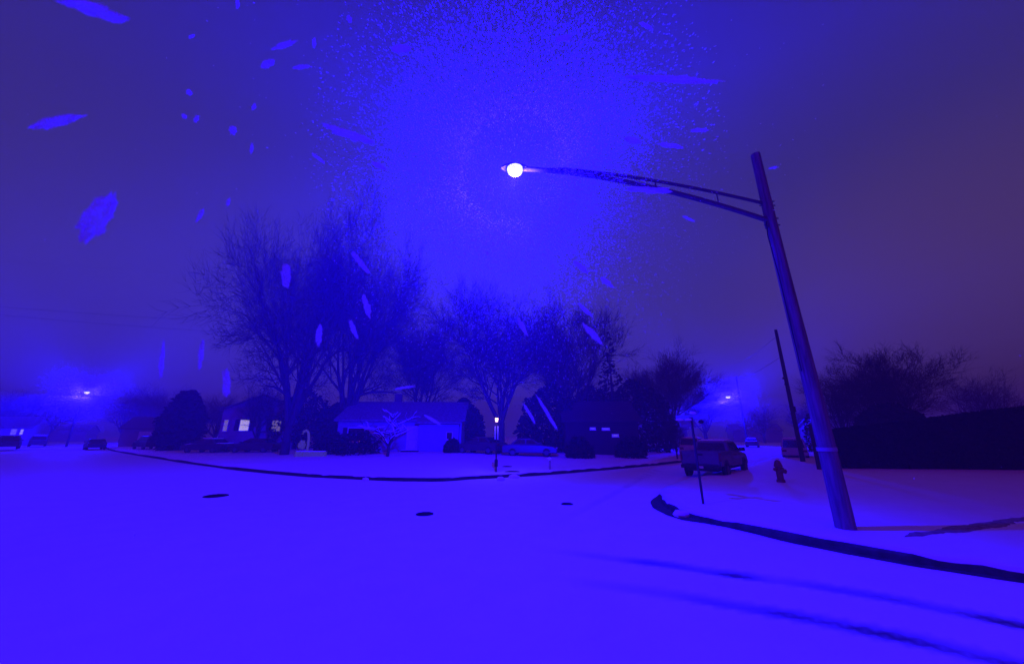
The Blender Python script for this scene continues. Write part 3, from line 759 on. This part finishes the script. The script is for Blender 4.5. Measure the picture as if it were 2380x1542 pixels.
small_house(1760, 105, .3, R(-20), 12, 8, 2.8, 1.8, M['siding'], M['shingle'], 'distant house at the end of the right street', ())
small_house(120, 110, .3, R(30), 14, 8, 2.8, 1.8, M['siding'], M['shingle'], 'distant house beyond the left street light', ())
small_house(1520, 62, .3, R(-25), 10, 7, 2.7, 1.7, M['siding'], M['shingle'], 'pale house behind the little kerb tree', ((0,1.6,1.2,1.1,M['glass'],False),))

# pale hooked garden arch with a low planter by it
p = spot(712, 33); o = empty('garden_arch', p, 0, 'pale hooked garden arch with a faint glow of its own beside the middle house', 'garden arch')
m_ = MB(); pts = [(.25,0,0),(.28,0,.9),(.26,0,1.5),(.16,0,1.95),(-.05,0,2.12),(-.28,0,2.0),(-.34,0,1.8)]
m_.tube(pts, [.11]*len(pts), 8); m_.build('hoop', M['ornament'], o, smooth=True)
m_ = MB()
for k in range(7): clump(m_, (-.28+.1*random.uniform(-1,1), 0, .85+.3*random.uniform(-.5,1)), .24, 100+k, (1,1,.8))
m_.build('wreath', M['ornament'], o, smooth=True)
p = spot(728, 31.5); o = empty('planter', p, 0, 'low pale stone planter with a faint added glow at the lawn edge under the arch', 'planter')
m_ = MB(); m_.box(-1.2,-.62,-.2,.2,0,.42); m_.box(-.55,1.25,-.22,.22,0,.40); m_.build('trough', M['ornament'], o, bevel=.04)
m_ = MB(); m_.box(-1.15,1.2,-.15,.15,.41,.47); m_.build('snow', M['snow'], o, bevel=.02)

# yard lantern
p = G(1153, 1094, .2); p.z = lawn_z(p.x, p.y) - .02
o = empty('yard_lantern', p, 0, 'lit warm lantern on a thin post in the snowy lawn', 'lamp post')
H = top_h(1153, p, 975)
m_ = MB(); m_.tube([(0,0,-.2),(0,0,H-.2)], .038, 10); m_.tube([(0,0,.28),(0,0,.62)], .085, 8); m_.tube([(-.22,0,H-.75),(.22,0,H-.75)], .014, 6); m_.build('post', M['dark_metal'], o, smooth=True)
m_ = MB(); m_.box(-.10,.10,-.012,.012,H-.98,H-.32); m_.build('hanging_banner', M['siding'], o)
m_ = MB(); m_.lathe([(.03,-.11),(.06,-.10),(.085,.07),(.09,.09)], 6, c=(0,0,H)); m_.build('lantern_glass', M['lit_bulb'], o)
m_ = MB(); m_.lathe([(.11,.092),(.07,.14),(.02,.19),(.015,.22)], 6, c=(0,0,H)); m_.build('lantern_cap', M['dark_metal'], o)
ld = bpy.data.lights.new('lantern_light', 'POINT'); ld.energy = 9; ld.color = (1,.5,.16); ld.shadow_soft_size = .1
lo = bpy.data.objects.new('lantern_light', ld); COL.objects.link(lo); lo.parent = o; lo.location = (0,-.3,H)

# small marker post and lawn bits
p = G(1278, 1086, .25); p.z = lawn_z(p.x, p.y); o = empty('marker_post', p, 0, 'short pale snow-capped marker post by the far kerb', 'post')
m_ = MB(); m_.tube([(0,0,-.1),(0,0,.5)], .05, 10); m_.build('post', M['siding_dim'], o, smooth=True)
m_ = MB(); clump(m_, (0,0,.55), .10, 5, (1,1,.8)); m_.build('snow', M['snow'], o, smooth=True)
for px, py, w_, lb in ((1178,1080,.42,'upper dark stepping stone showing through the lawn snow'), (1190,1091,.6,'lower dark stepping stone showing through the lawn snow')):
    p = G(px, py, .25); p.z = lawn_z(p.x, p.y)
    m_ = MB(); clump(m_, (0,0,.0), w_*.5, int(px), (1.4,.6,.16)); q = m_.build('stepping_stone', M['asphalt'], None, smooth=True); q.location = p; tag(q, lb, 'stone')
# snow-capped low bench by the hedge
p = G(2112, 1088, .2); o = empty('garden_bench', p, R(0), 'low dark snow-topped bench before the black hedge', 'bench')
m_ = MB(); m_.box(-.75,.75,-.2,.2,.30,.36); m_.build('seat', M['dark_pole'], o)
for x in (-.6,.6):
    m_ = MB(); m_.box(x-.06,x+.06,-.18,.18,-.05,.298); m_.build('leg', M['dark_pole'], o)
m_ = MB(); m_.box(-.72,.72,-.18,.18,.362,.43); m_.build('snow', M['snow'], o, bevel=.03)

# ------------------------------------------------------------------ other poles, sign, hydrant
def plain_pole(px, py, z, top_py, r_, label, hardware=True):
    b = G(px, py, z); H = top_h(px, b, top_py)
    o = empty('utility_pole', b, 0, label, 'utility pole')
    m_ = MB(); m_.tube([(0,0,-.3),(0,0,H*.5),(.0,0,H)], [r_*1.1, r_*.95, r_*.75], 14); m_.build('pole', M['dark_pole'], o, smooth=True)
    if hardware:
        for zz, xx in ((.60,-.28), (.555,-.22)):
            m_ = MB(); m_.tube([(0,-.1,H*(zz+.01)),(xx,-.12,H*zz)], .03, 6); m_.lathe([(.05,-.02),(.06,.05),(.03,.12)], 8, c=(xx,-.12,H*zz)); m_.build('insulator', M['dark_metal'], o)
        m_ = MB(); m_.box(.08,.2,-.1,.1,H*.35,H*.35+.4); m_.build('junction_box', M['dark_metal'], o, bevel=.01)
    return o, b, H
pp, pb, pH = plain_pole(1866, 1070, .2, 766, .135, 'plain dark utility pole beside the parked van')
plain_pole(1906, 1088, .2, 985, .13, 'short dark pole stub just left of the big leaning pole', False)

b = G(1635, 1171, .15); o = empty('street_sign', b, R(8), 'thin street sign post with crossed name blades on the corner', 'street sign')
H = top_h(1610, b, 975)
m_ = MB(); m_.tube([(0,0,-.3),(-.03,.0,H)], .033, 10); m_.build('post', M['dark_pole'], o, smooth=True)
m_ = MB(); m_.box(-.40,.06,-.012,.012,H-.20,H-.03); m_.build('name_blade', M['sign'], o, bevel=.004)
m_ = MB(); m_.add([(.17,-.50,H+.0),(.19,-.50,H+.0),(-.17,.50,H+.0),(-.19,.50,H+.0),(.17,-.50,H+.15),(.19,-.50,H+.15),(-.17,.50,H+.15),(-.19,.50,H+.15)],[(0,1,2,3),(4,5,6,7),(0,1,5,4),(1,2,6,5),(2,3,7,6),(3,0,4,7)]); m_.build('name_blade', M['sign'], o)
m_ = MB(); m_.tube([(-.03,0,H-.05),(-.03,0,H+.07)], .05, 8); m_.build('bracket', M['metal'], o)
for (x, z, k) in ((-.40,H-.0,7), (-.12,H-.0,8), (.05,H+.19,9)):
    m_ = MB(); clump(m_, (x,0,z), .07, k, (1.6,.9,.5)); m_.build('snow', M['snow'], o, smooth=True)
m_ = MB()
clump(m_, (.30,.05,H-.05), .06, 3, (1.3,1,.9)); m_.build('finial', M['dark_pole'], o)

b = G(1815, 1116, .22); o = empty('fire_hydrant', b, R(20), 'fire hydrant standing in the corner lawn snow', 'fire hydrant')
m_ = MB(); m_.lathe([(.15,-.1),(.15,.03),(.115,.05),(.115,.5),(.15,.52),(.15,.56),(.13,.58),(.12,.66),(.08,.74),(.03,.77),(.03,.82),(.01,.83)], 18); m_.build('barrel', M['hydrant'], o, smooth=True)
for s_ in (-1, 1):
    m_ = MB(); m_.tube([(s_*.1,0,.42),(s_*.2,0,.42)], .055, 12); m_.tube([(s_*.2,0,.42),(s_*.23,0,.42)], .065, 8); m_.build('nozzle', M['hydrant'], o)
m_ = MB(); m_.tube([(0,-.1,.36),(0,-.22,.36)], .075, 12); m_.tube([(0,-.22,.36),(0,-.25,.36)], .085, 8); m_.build('nozzle', M['hydrant'], o)
m_ = MB(); clump(m_, (0,0,.80), .07, 4, (1,1,.6)); m_.build('snow', M['snow'], o, smooth=True)

# overhead wires
def wire(a, b_, sag, label, group=None, r_=.012):
    m_ = MB(); pts = []
    for i in range(25):
        t = i/24; p = a.lerp(b_, t); p.z -= sag*4*t*(1-t); pts.append(p)
    m_.tube(pts, r_, 5); return tag(m_.build('overhead_wire', M['dark_metal']), label, 'wire', group)
wire(at(-200,695,45), at(650,752,60), .4, 'uppermost dark wire crossing the sky left of the big tree', 'overhead wires', .018)
wire(at(-200,712,45), at(650,778,60), .4, 'lower of the two near dark wires left of the big tree', 'overhead wires', .018)
wire(at(-200,590,50), at(700,650,62), .3, 'highest thin wire fading behind the big tree', 'overhead wires', .011)
wire(Vector((pb.x,pb.y,pH*.97)), at(1705,845,85), .5, 'dark wire running from plain utility pole down right street', None, .012)
wire(Vector((pb.x,pb.y,pH*.80)), at(1705,880,85), .5, 'lower wire from the plain utility pole down the right street', None, .012)

# ------------------------------------------------------------------ vehicles (local +x forward)
def wheels(o, xs_, hw, r_, tag_snow=False):
    for x in xs_:
        for s_ in (-1, 1):
            y = s_*(hw-.12)
            m_ = MB(); m_.tube([(x,y-.11*s_,r_),(x,y-.09*s_,r_),(x,y+.09*s_,r_),(x,y+.11*s_,r_)], [r_*.92, r_, r_, r_*.92], 20); t = m_.build('wheel', M['tyre'], o)
            m_ = MB(); m_.tube([(x,y+.1*s_,r_),(x,y+.118*s_,r_)], [r_*.6, r_*.55], 14); m_.build('rim', M['metal'], t)
def car(p, heading, paint, label, L_=4.5, Wd=1.8, kind='sedan', snow=True, group=None):
    o = empty('parked_car', p, heading, label, 'car', group); hw = Wd/2; h = L_/2
    if kind == 'sedan': body = [(-h,.30),(-h-.02,.75),(-h+.1,.93),(-h+.8,.97),(h-1.3,.93),(h-.25,.80),(h,.62),(h,.28)]; cab = [(-h+.65,.95),(-h+1.25,1.40),(h-2.15,1.43),(h-1.2,.95)]
    elif kind == 'suv': body = [(-h,.36),(-h,.95),(-h+.06,1.05),(h-1.25,1.05),(h-.25,.95),(h,.75),(h,.32)]; cab = [(-h+.06,1.04),(-h+.32,1.70),(h-2.0,1.72),(h-1.15,1.04)]
    else: body = [(-h,.36),(-h,1.05),(h-.9,1.10),(h-.1,.95),(h,.7),(h,.32)]; cab = [(-h,1.04),(-h+.1,1.88),(h-1.6,1.92),(h-.75,1.09)]
    m_ = MB(); m_.prism(body, -hw, hw, .05); m_.build('body', paint, o, bevel=.06)
    m_ = MB(); m_.prism(cab, -hw+.06, hw-.06, .16); c = m_.build('cabin', paint, o, bevel=.04)
    z0, z1 = cab[0][1]+.05, cab[1][1]-.09
    def lerp(a, b_, z): t = (z-a[1])/(b_[1]-a[1]); return a[0]+(b_[0]-a[0])*t
    def ys_(z): return hw-.06 - .16*(z-cab[0][1])/(max(q[1] for q in cab)-cab[0][1])
    for s_ in (-1, 1):
        m_ = MB(); xa0, xa1 = lerp(cab[0],cab[1],z0)+.18, lerp(cab[0],cab[1],z1)+.14; xb0, xb1 = lerp(cab[3],cab[2],z0)-.18, lerp(cab[3],cab[2],z1)-.12; xm = (xa0+xb0)/2
        for (a, b_, cc, dd) in ((xa0, xm-.05, xm-.05, xa1), (xm+.05, xb0, xb1, xm+.05)):
            pts = [(a,ys_(z0)*s_,z0),(b_,ys_(z0)*s_,z0),(cc,ys_(z1)*s_,z1),(dd,ys_(z1)*s_,z1)]
            m_.hexa(pts, [(x,y+.012*s_,z) for x,y,z in pts])
        m_.build('side_window', M['glass'], o)
    for (a, b_, nm, sg) in ((cab[0],cab[1],'rear_window',-1), (cab[3],cab[2],'windscreen',1)):
        pts = [(lerp(a,b_,z0),-ys_(z0)+.12,z0),(lerp(a,b_,z0),ys_(z0)-.12,z0),(lerp(a,b_,z1),ys_(z1)-.1,z1),(lerp(a,b_,z1),-ys_(z1)+.1,z1)]
        m_ = MB(); m_.hexa(pts, [(x+.014*sg,y,z+.006) for x,y,z in pts]); m_.build(nm, M['glass'], o)
    for s_ in (-1,1):
        m_ = MB(); m_.box(-h-.03,-h+.05, min(s_*(hw-.42),s_*(hw-.08)), max(s_*(hw-.42),s_*(hw-.08)), .70, .88); m_.build('tail_light', M['tail'], o, bevel=.02)
        m_ = MB(); m_.box(h-.14,h+.02, min(s_*(hw-.42),s_*(hw-.08)), max(s_*(hw-.42),s_*(hw-.08)), .58, .72); m_.build('headlight', M['chrome'], o, bevel=.02)
        m_ = MB(); m_.box(cab[3][0]-.25,cab[3][0]-.12, min(s_*(hw-.05),s_*(hw+.14)), max(s_*(hw-.05),s_*(hw+.14)), cab[3][1]+.02, cab[3][1]+.15); m_.build('mirror', paint, o, bevel=.03)
    wheels(o, (-h+.85, h-.85), hw, .33)
    if snow:
        m_ = MB(); zt = max(q[1] for q in cab)
        m_.prism([(cab[1][0]+.03,zt-.02),(cab[1][0]+.1,zt+.06),(cab[2][0]-.1,zt+.07),(cab[2][0]-.02,zt-.02)], -hw+.28, hw-.28); m_.prism([(cab[3][0]+.03,body[-4][1]+.0),(cab[3][0]+.15,body[-4][1]+.06),(h-.35,body[-3][1]+.06),(h-.2,body[-3][1]-.03)], -hw+.15, hw-.15)
        if kind == 'sedan': m_.prism([(-h+.08,.94),(-h+.12,1.01),(-h+.66,1.02),(-h+.7,.95)], -hw+.15, hw-.15)
        m_.build('snow', M['snow'], o, bevel=.03)
    return o
LZ = lambda p: Vector((p.x, p.y, 0.0))
# pickup truck
def pickup(p, heading):
    o = empty('pickup_truck', p, heading, 'grey crew cab pickup truck parked with its tailgate to the crossing', 'pickup truck'); pm = M['truck_grey']; hw = .98
    # local x forward; rear bumper at x=0
    m_ = MB(); m_.box(.12,2.0,-hw,-hw+.09,.62,1.36); m_.box(.12,2.0,hw-.09,hw,.62,1.36); m_.box(.12,2.0,-hw+.09,hw-.09,.62,.86); m_.box(1.92,2.0,-hw+.09,hw-.09,.86,1.36)
    m_.build('bed', pm, o, bevel=.02)
    m_ = MB(); m_.box(.16,1.9,-hw+.1,hw-.1,.862,.96); m_.build('bed_snow', M['snow'], o, bevel=.04)
    m_ = MB(); m_.box(.06,.118,-hw+.10,hw-.10,.70,1.37); T = m_.build('tailgate', pm, o, bevel=.015)
    m_ = MB(); m_.box(.045,.058,-.14,.14,1.14,1.24); m_.build('handle', M['dark_metal'], T)
    m_ = MB(); m_.box(.052,.0585,-.62,.62,.80,1.04); m_.build('stamped_panel', pm, T)
    for s_ in (-1,1):
        m_ = MB(); m_.box(.04,.16,min(s_*(hw-.095),s_*(hw+.004)),max(s_*(hw-.095),s_*(hw+.004)),.88,1.30); m_.build('tail_light', M['tail'], o, bevel=.01)
    m_ = MB(); m_.box(-.12,.05,-hw+.02,hw-.02,.48,.66); B_ = m_.build('rear_bumper', M['dark_metal'], o, bevel=.03)
    m_ = MB(); m_.box(-.132,-.122,-.16,.16,.50,.62); m_.build('licence_plate', M['white'], B_)
    m_ = MB(); m_.box(.0,5.5,-hw+.25,hw-.25,.36,.60); m_.build('chassis', M['dark_metal'], o)
    m_ = MB(); m_.prism([(2.03,.55),(2.03,1.28),(4.25,1.28),(5.45,1.12),(5.62,.95),(5.62,.50)], -hw, hw, .05); m_.build('body', pm, o, bevel=.05)
    m_ = MB(); cab = [(2.05,1.275),(2.22,1.86),(3.75,1.89),(4.5,1.28)]; m_.prism(cab, -hw+.04, hw-.04, .17); m_.build('cab', pm, o, bevel=.05)
    m_ = MB(); m_.hexa([(2.055,-.72,1.36),(2.055,.72,1.36),(2.175,.66,1.76),(2.175,-.66,1.76)], [(2.035,-.72,1.366),(2.035,.72,1.366),(2.155,.66,1.766),(2.155,-.66,1.766)]); m_.build('rear_window', M['glass'], o)
    m_ = MB(); m_.hexa([(4.42,-.74,1.36),(4.42,.74,1.36),(3.88,.68,1.80),(3.88,-.68,1.80)], [(4.44,-.74,1.37),(4.44,.74,1.37),(3.90,.68,1.81),(3.90,-.68,1.81)]); m_.build('windscreen', M['glass'], o)
    for s_ in (-1,1):
        m_ = MB()
        for a, b_, c, d_ in ((2.3,3.1,3.1,2.36),(3.2,4.2,3.72,3.2)):
            pts = [(a,s_*(hw-.055),1.34),(b_,s_*(hw-.055),1.34),(c,s_*(hw-.155),1.76),(d_,s_*(hw-.155),1.76)]
            m_.hexa(pts, [(x,y+.012*s_,z) for x,y,z in pts])
        m_.build('side_window', M['glass'], o)
        m_ = MB(); m_.box(4.02,4.14,min(s_*(hw-.04),s_*(hw+.26)),max(s_*(hw-.04),s_*(hw+.26)),1.28,1.50); m_.build('mirror', M['dark_metal'], o, bevel=.03)
        for x in (.95, 4.72):
            m_ = MB(); m_.tube([(x,s_*(hw-.02),.42),(x,s_*(hw+.018),.42)], .50, 22); m_.build('wheel_arch', M['dark_metal'], o)
        for x in (2.95, 3.75):
            m_ = MB(); m_.box(x-.1,x+.1,min(s_*hw,s_*(hw+.02)),max(s_*hw,s_*(hw+.02)),1.10,1.14); m_.build('door_handle', M['dark_metal'], o)
    wheels(o, (.95,4.72), hw+.05, .40)
    m_ = MB(); m_.prism([(2.3,1.87),(2.36,1.93),(3.62,1.96),(3.72,1.885)], -hw+.3, hw-.3); m_.build('snow', M['snow'], o, bevel=.03)
    return o
HD = math.atan2(8.6, 8.0)         # street direction beside the near corner
tp = G(1640, 1111, 0); pk = pickup(Vector((tp.x-.1, tp.y+.1, 0)), R(46.5)); pk.scale = (.92,.92,.88)
vn = car(G(1842, 1066, 0)+Vector((1.1,1.0,0)), R(52)+0, M['car_white'], 'pale van with snowy roof parked beside plain utility pole with rear to camera', 4.9, 2.0, 'van', True); vn.scale = (.9,.9,.86)
car(G(218, 1044, 0), R(143), M['car_dark'], 'dark car parked at the left kerb with snow on its roof', 4.6, 1.85, 'sedan', False)
p = spot(350, 50); car(p, R(150), M['car_dark'], 'dark tall vehicle parked before the dim garage', 4.8, 1.9, 'suv', False)
p = spot(30, 55); p = gp(28, 50, .15); car(p, R(140), M['car_dark'], 'dark vehicle at the far left edge across the street', 4.9, 1.95, 'suv', False)
p = gp(95, 62, .15); car(p, R(140), M['car_grey'], 'snowy vehicle in the glow under the left street light', 4.6, 1.85, 'suv', True)
p = spot(490, 40); car(p, R(172), M['car_dark'], 'dark car with snowy roof left of the pale house', 4.7, 1.85, 'sedan', True)
p = spot(600, 39); car(p, R(176), M['car_dark'], 'dark car parked below the bright lit window', 4.7, 1.85, 'sedan', False)
p = spot(1118, 33); car(p, R(150), M['car_grey'], 'dark car parked left of the lantern post, nose to the left', 4.4, 1.8, 'sedan', False)
p = spot(1232, 31); car(p, R(-8), M['car_grey'], 'dark car parked right of the lantern, nose to the right', 4.4, 1.8, 'sedan', False)
p = G(1597, 1050, 0); car(Vector((17.2, 36, 0)), R(57), M['car_white'], 'pale car parked beyond the pickup truck on the left kerb', 4.5, 1.85, 'suv', True)
p = gp(1495, 46, .15); car(p, R(35), M['car_white'], 'snow-buried car gleaming left of the little kerb tree', 4.3, 1.8, 'sedan', True)
car(gp(1745, 62, 0), R(55), M['car_grey'], 'small distant car on the right street under its lamp', 4.4, 1.8, 'sedan', True)

# ------------------------------------------------------------------ falling snow
fl = MB(); rnd = random.Random(77)
def flake(c, ln, wd, axis_, seed, n=7, m=5):
    rr = random.Random(seed); off = rr.random()*90; a = axis_.normalized(); u = a.cross(Vector((.3,.5,.8))).normalized(); v = a.cross(u); base = len(fl.v)
    for i in range(m+1):
        th = math.pi*i/m
        for j in range(n):
            ph = 2*math.pi*j/n + i*.3; d = Vector((math.sin(th)*math.cos(ph), math.sin(th)*math.sin(ph), math.cos(th)))
            k = 1 + .55*noise.noise(d*2.1 + Vector((off,0,0))) + (.35*noise.noise(d*6 + Vector((off,0,0))) if n > 10 else 0); q = c + (u*d.x*wd + v*d.y*wd + a*d.z*ln)*k*.5
            fl.v.append((q.x,q.y,q.z))
    for i in range(m):
        for j in range(n):
            x = base+i*n+j; y = base+i*n+(j+1)%n; fl.f.append((x,y,y+n,x+n))
# large clumps close by: (frame x, y, length, width in frame units, tilt from vertical, distance)
hero = [(215,22,140,30,104,1.6),(130,283,100,22,72,1.8),(228,508,115,42,28,1.5),(665,640,52,22,-4,2.2),(838,610,60,14,-40,2.4),(852,712,48,14,-18,2.6),
 (376,838,75,9,3,2.6),(467,825,62,10,4,2.4),(526,890,58,18,-5,2.2),(660,105,56,12,68,2.2),(622,148,30,16,60,2.4),(700,156,36,9,80,2.4),(932,114,44,16,85,2.5),
 (810,312,120,20,-68,2.0),(1376,775,60,16,-42,2.3),(1560,184,200,16,90,2.1),(1510,441,90,16,-84,3.0),(541,302,20,15,10,3),(440,215,12,12,0,3),(428,270,10,10,0,3),(456,276,16,8,20,3),
 (822,765,44,11,-22,2.6),(742,780,46,13,3,2.6),(940,900,45,6,80,2.5),(1272,960,80,9,-30,2.6),(1215,760,40,12,-30,3),(530,470,18,8,15,3),(585,345,22,8,2,3),(590,248,16,8,20,3),
 (1600,508,26,7,-65,3),(1626,303,40,9,85,3),(1797,390,22,6,80,3),(1470,326,36,14,-75,3),(1310,88,36,12,80,3),(1500,60,30,9,-60,3),(1005,975,40,7,-60,2.6),(740,368,34,8,-50,3),(880,385,34,12,-60,3),(1560,338,50,12,-78,3),
 (1410,655,34,14,-50,3),(1350,620,40,14,-48,3),(730,100,22,8,0,3),(552,8,24,8,0,3),(812,45,14,12,0,3),(1230,960,50,8,-30,3),(1360,720,40,10,-45,3),(465,500,32,9,25,3),(445,85,14,6,60,3)]
Xc = Vector((1,0,0)); Yc = Vector((0,-sp_,cp))
for i, (px, py, ln, wd, tl, ds) in enumerate(hero):
    d = ray(px, py); c = Vector((0,0,CAM_H)) + d*ds; s_ = ds/F; a = Xc*math.sin(R(tl)) + Yc*math.cos(R(tl))
    flake(c, ln*s_, wd*s_*.85, a + Vector((0,.06,0)), i, 14, 12)
lampc = Vector((lampP.x, lampP.y, lampP.z))
def bit(c, a, s_, k):         # the smallest flakes
    a = a.normalized(); u = a.cross(Vector((.3,.5,.8))).normalized(); v = a.cross(u); base = len(fl.v)
    for q in (a*k, u, v, -u, -v, -a*k): fl.v.append(tuple(c + q*s_))
    for j in range(4):
        fl.f.append((base, base+1+j, base+1+(j+1)%4)); fl.f.append((base+5, base+1+(j+1)%4, base+1+j))
na_ = len(fl.f)
def halo_flurry(cc, n_, r0, r1, s0, s1, down):  # dense ball of flakes added round a lamp to build its halo
    for i in range(n_):
        d = Vector((rnd.gauss(0,1), rnd.gauss(0,1), rnd.gauss(0,1))).normalized()
        r_ = r0 + r1*rnd.random() if rnd.random() < .80 else r0 + r1*(1 + .75*rnd.random()**1.6)
        c = cc + Vector((d.x*(1 + down*max(0, -d.z)), d.y, d.z*1.2 - .08))*r_
        if c.z < .5 or (c - Vector((0,0,CAM_H))).length < 2.5: continue
        bit(c, d + Vector((rnd.gauss(0,.3), rnd.gauss(0,.3), rnd.gauss(0,.3))), rnd.uniform(s0, s1), rnd.uniform(1,4))
halo_flurry(lampc, 84000, 1.35, 1.95, .004, .009, 0)
halo_flurry(lp, 16000, 1.0, 3.0, .018, .036, .9)
halo_flurry(rp, 16000, 1.0, 3.0, .018, .036, .9)
nb_ = len(fl.f)
for i in range(1500):         # flurry in the light of the near lamp
    d = Vector((rnd.gauss(0,1), rnd.gauss(0,1), rnd.gauss(0,1))).normalized(); r_ = 2.6 + 3.6*rnd.random()
    c = lampc + d*r_
    if (c - Vector((0,0,CAM_H))).length < 2.0 or c.z < .3: continue
    a = (d + Vector((rnd.gauss(0,.5), rnd.gauss(0,.5), rnd.gauss(0,.5)))); s_ = rnd.uniform(.005,.014)
    flake(c, s_*rnd.uniform(1.5,4), s_, a, 1000+i, 4, 3)
for i in range(1500):         # and thinner over the rest of the crossing
    c = Vector((rnd.uniform(-22,22), rnd.uniform(2.5,28), rnd.uniform(.2,13)))
    if (c - Vector((0,0,CAM_H))).length < 2.5: continue
    s_ = rnd.uniform(.006,.014); flake(c, s_*rnd.uniform(1,2.5), s_, Vector((rnd.gauss(0,.4), rnd.gauss(0,.4), 1)), 9000+i, 4, 3)
o = fl.build('falling_snow', M['flake'], None, smooth=True); o.data.materials.append(M['flake_halo'])
for k_, f_ in enumerate(o.data.polygons):
    if na_ <= k_ < nb_: f_.material_index = 1
o; tag(o, 'wind-blown snowflakes falling through the lamp light, with added flake balls as lamp halos', 'snow', None, 'stuff')

# ------------------------------------------------------------------ haze
m_ = MB(); m_.box(-450,450,-90,450,-1.2,30)
hz = m_.build('haze', None or M['snow']); hz.data.materials.clear()
hm = bpy.data.materials.new('haze'); hm.use_nodes = True; n = hm.node_tree.nodes; l = hm.node_tree.links; n.clear()
ho = n.new('ShaderNodeOutputMaterial'); pv = n.new('ShaderNodeVolumePrincipled'); l.new(pv.outputs[0], ho.inputs['Volume'])
pv.inputs['Color'].default_value = (.92,.92,.95,1); pv.inputs['Density'].default_value = .0050; pv.inputs['Anisotropy'].default_value = .0
hz.data.materials.append(hm); tag(hz, 'thin snowy night haze filling the whole street', 'haze', None, 'stuff')
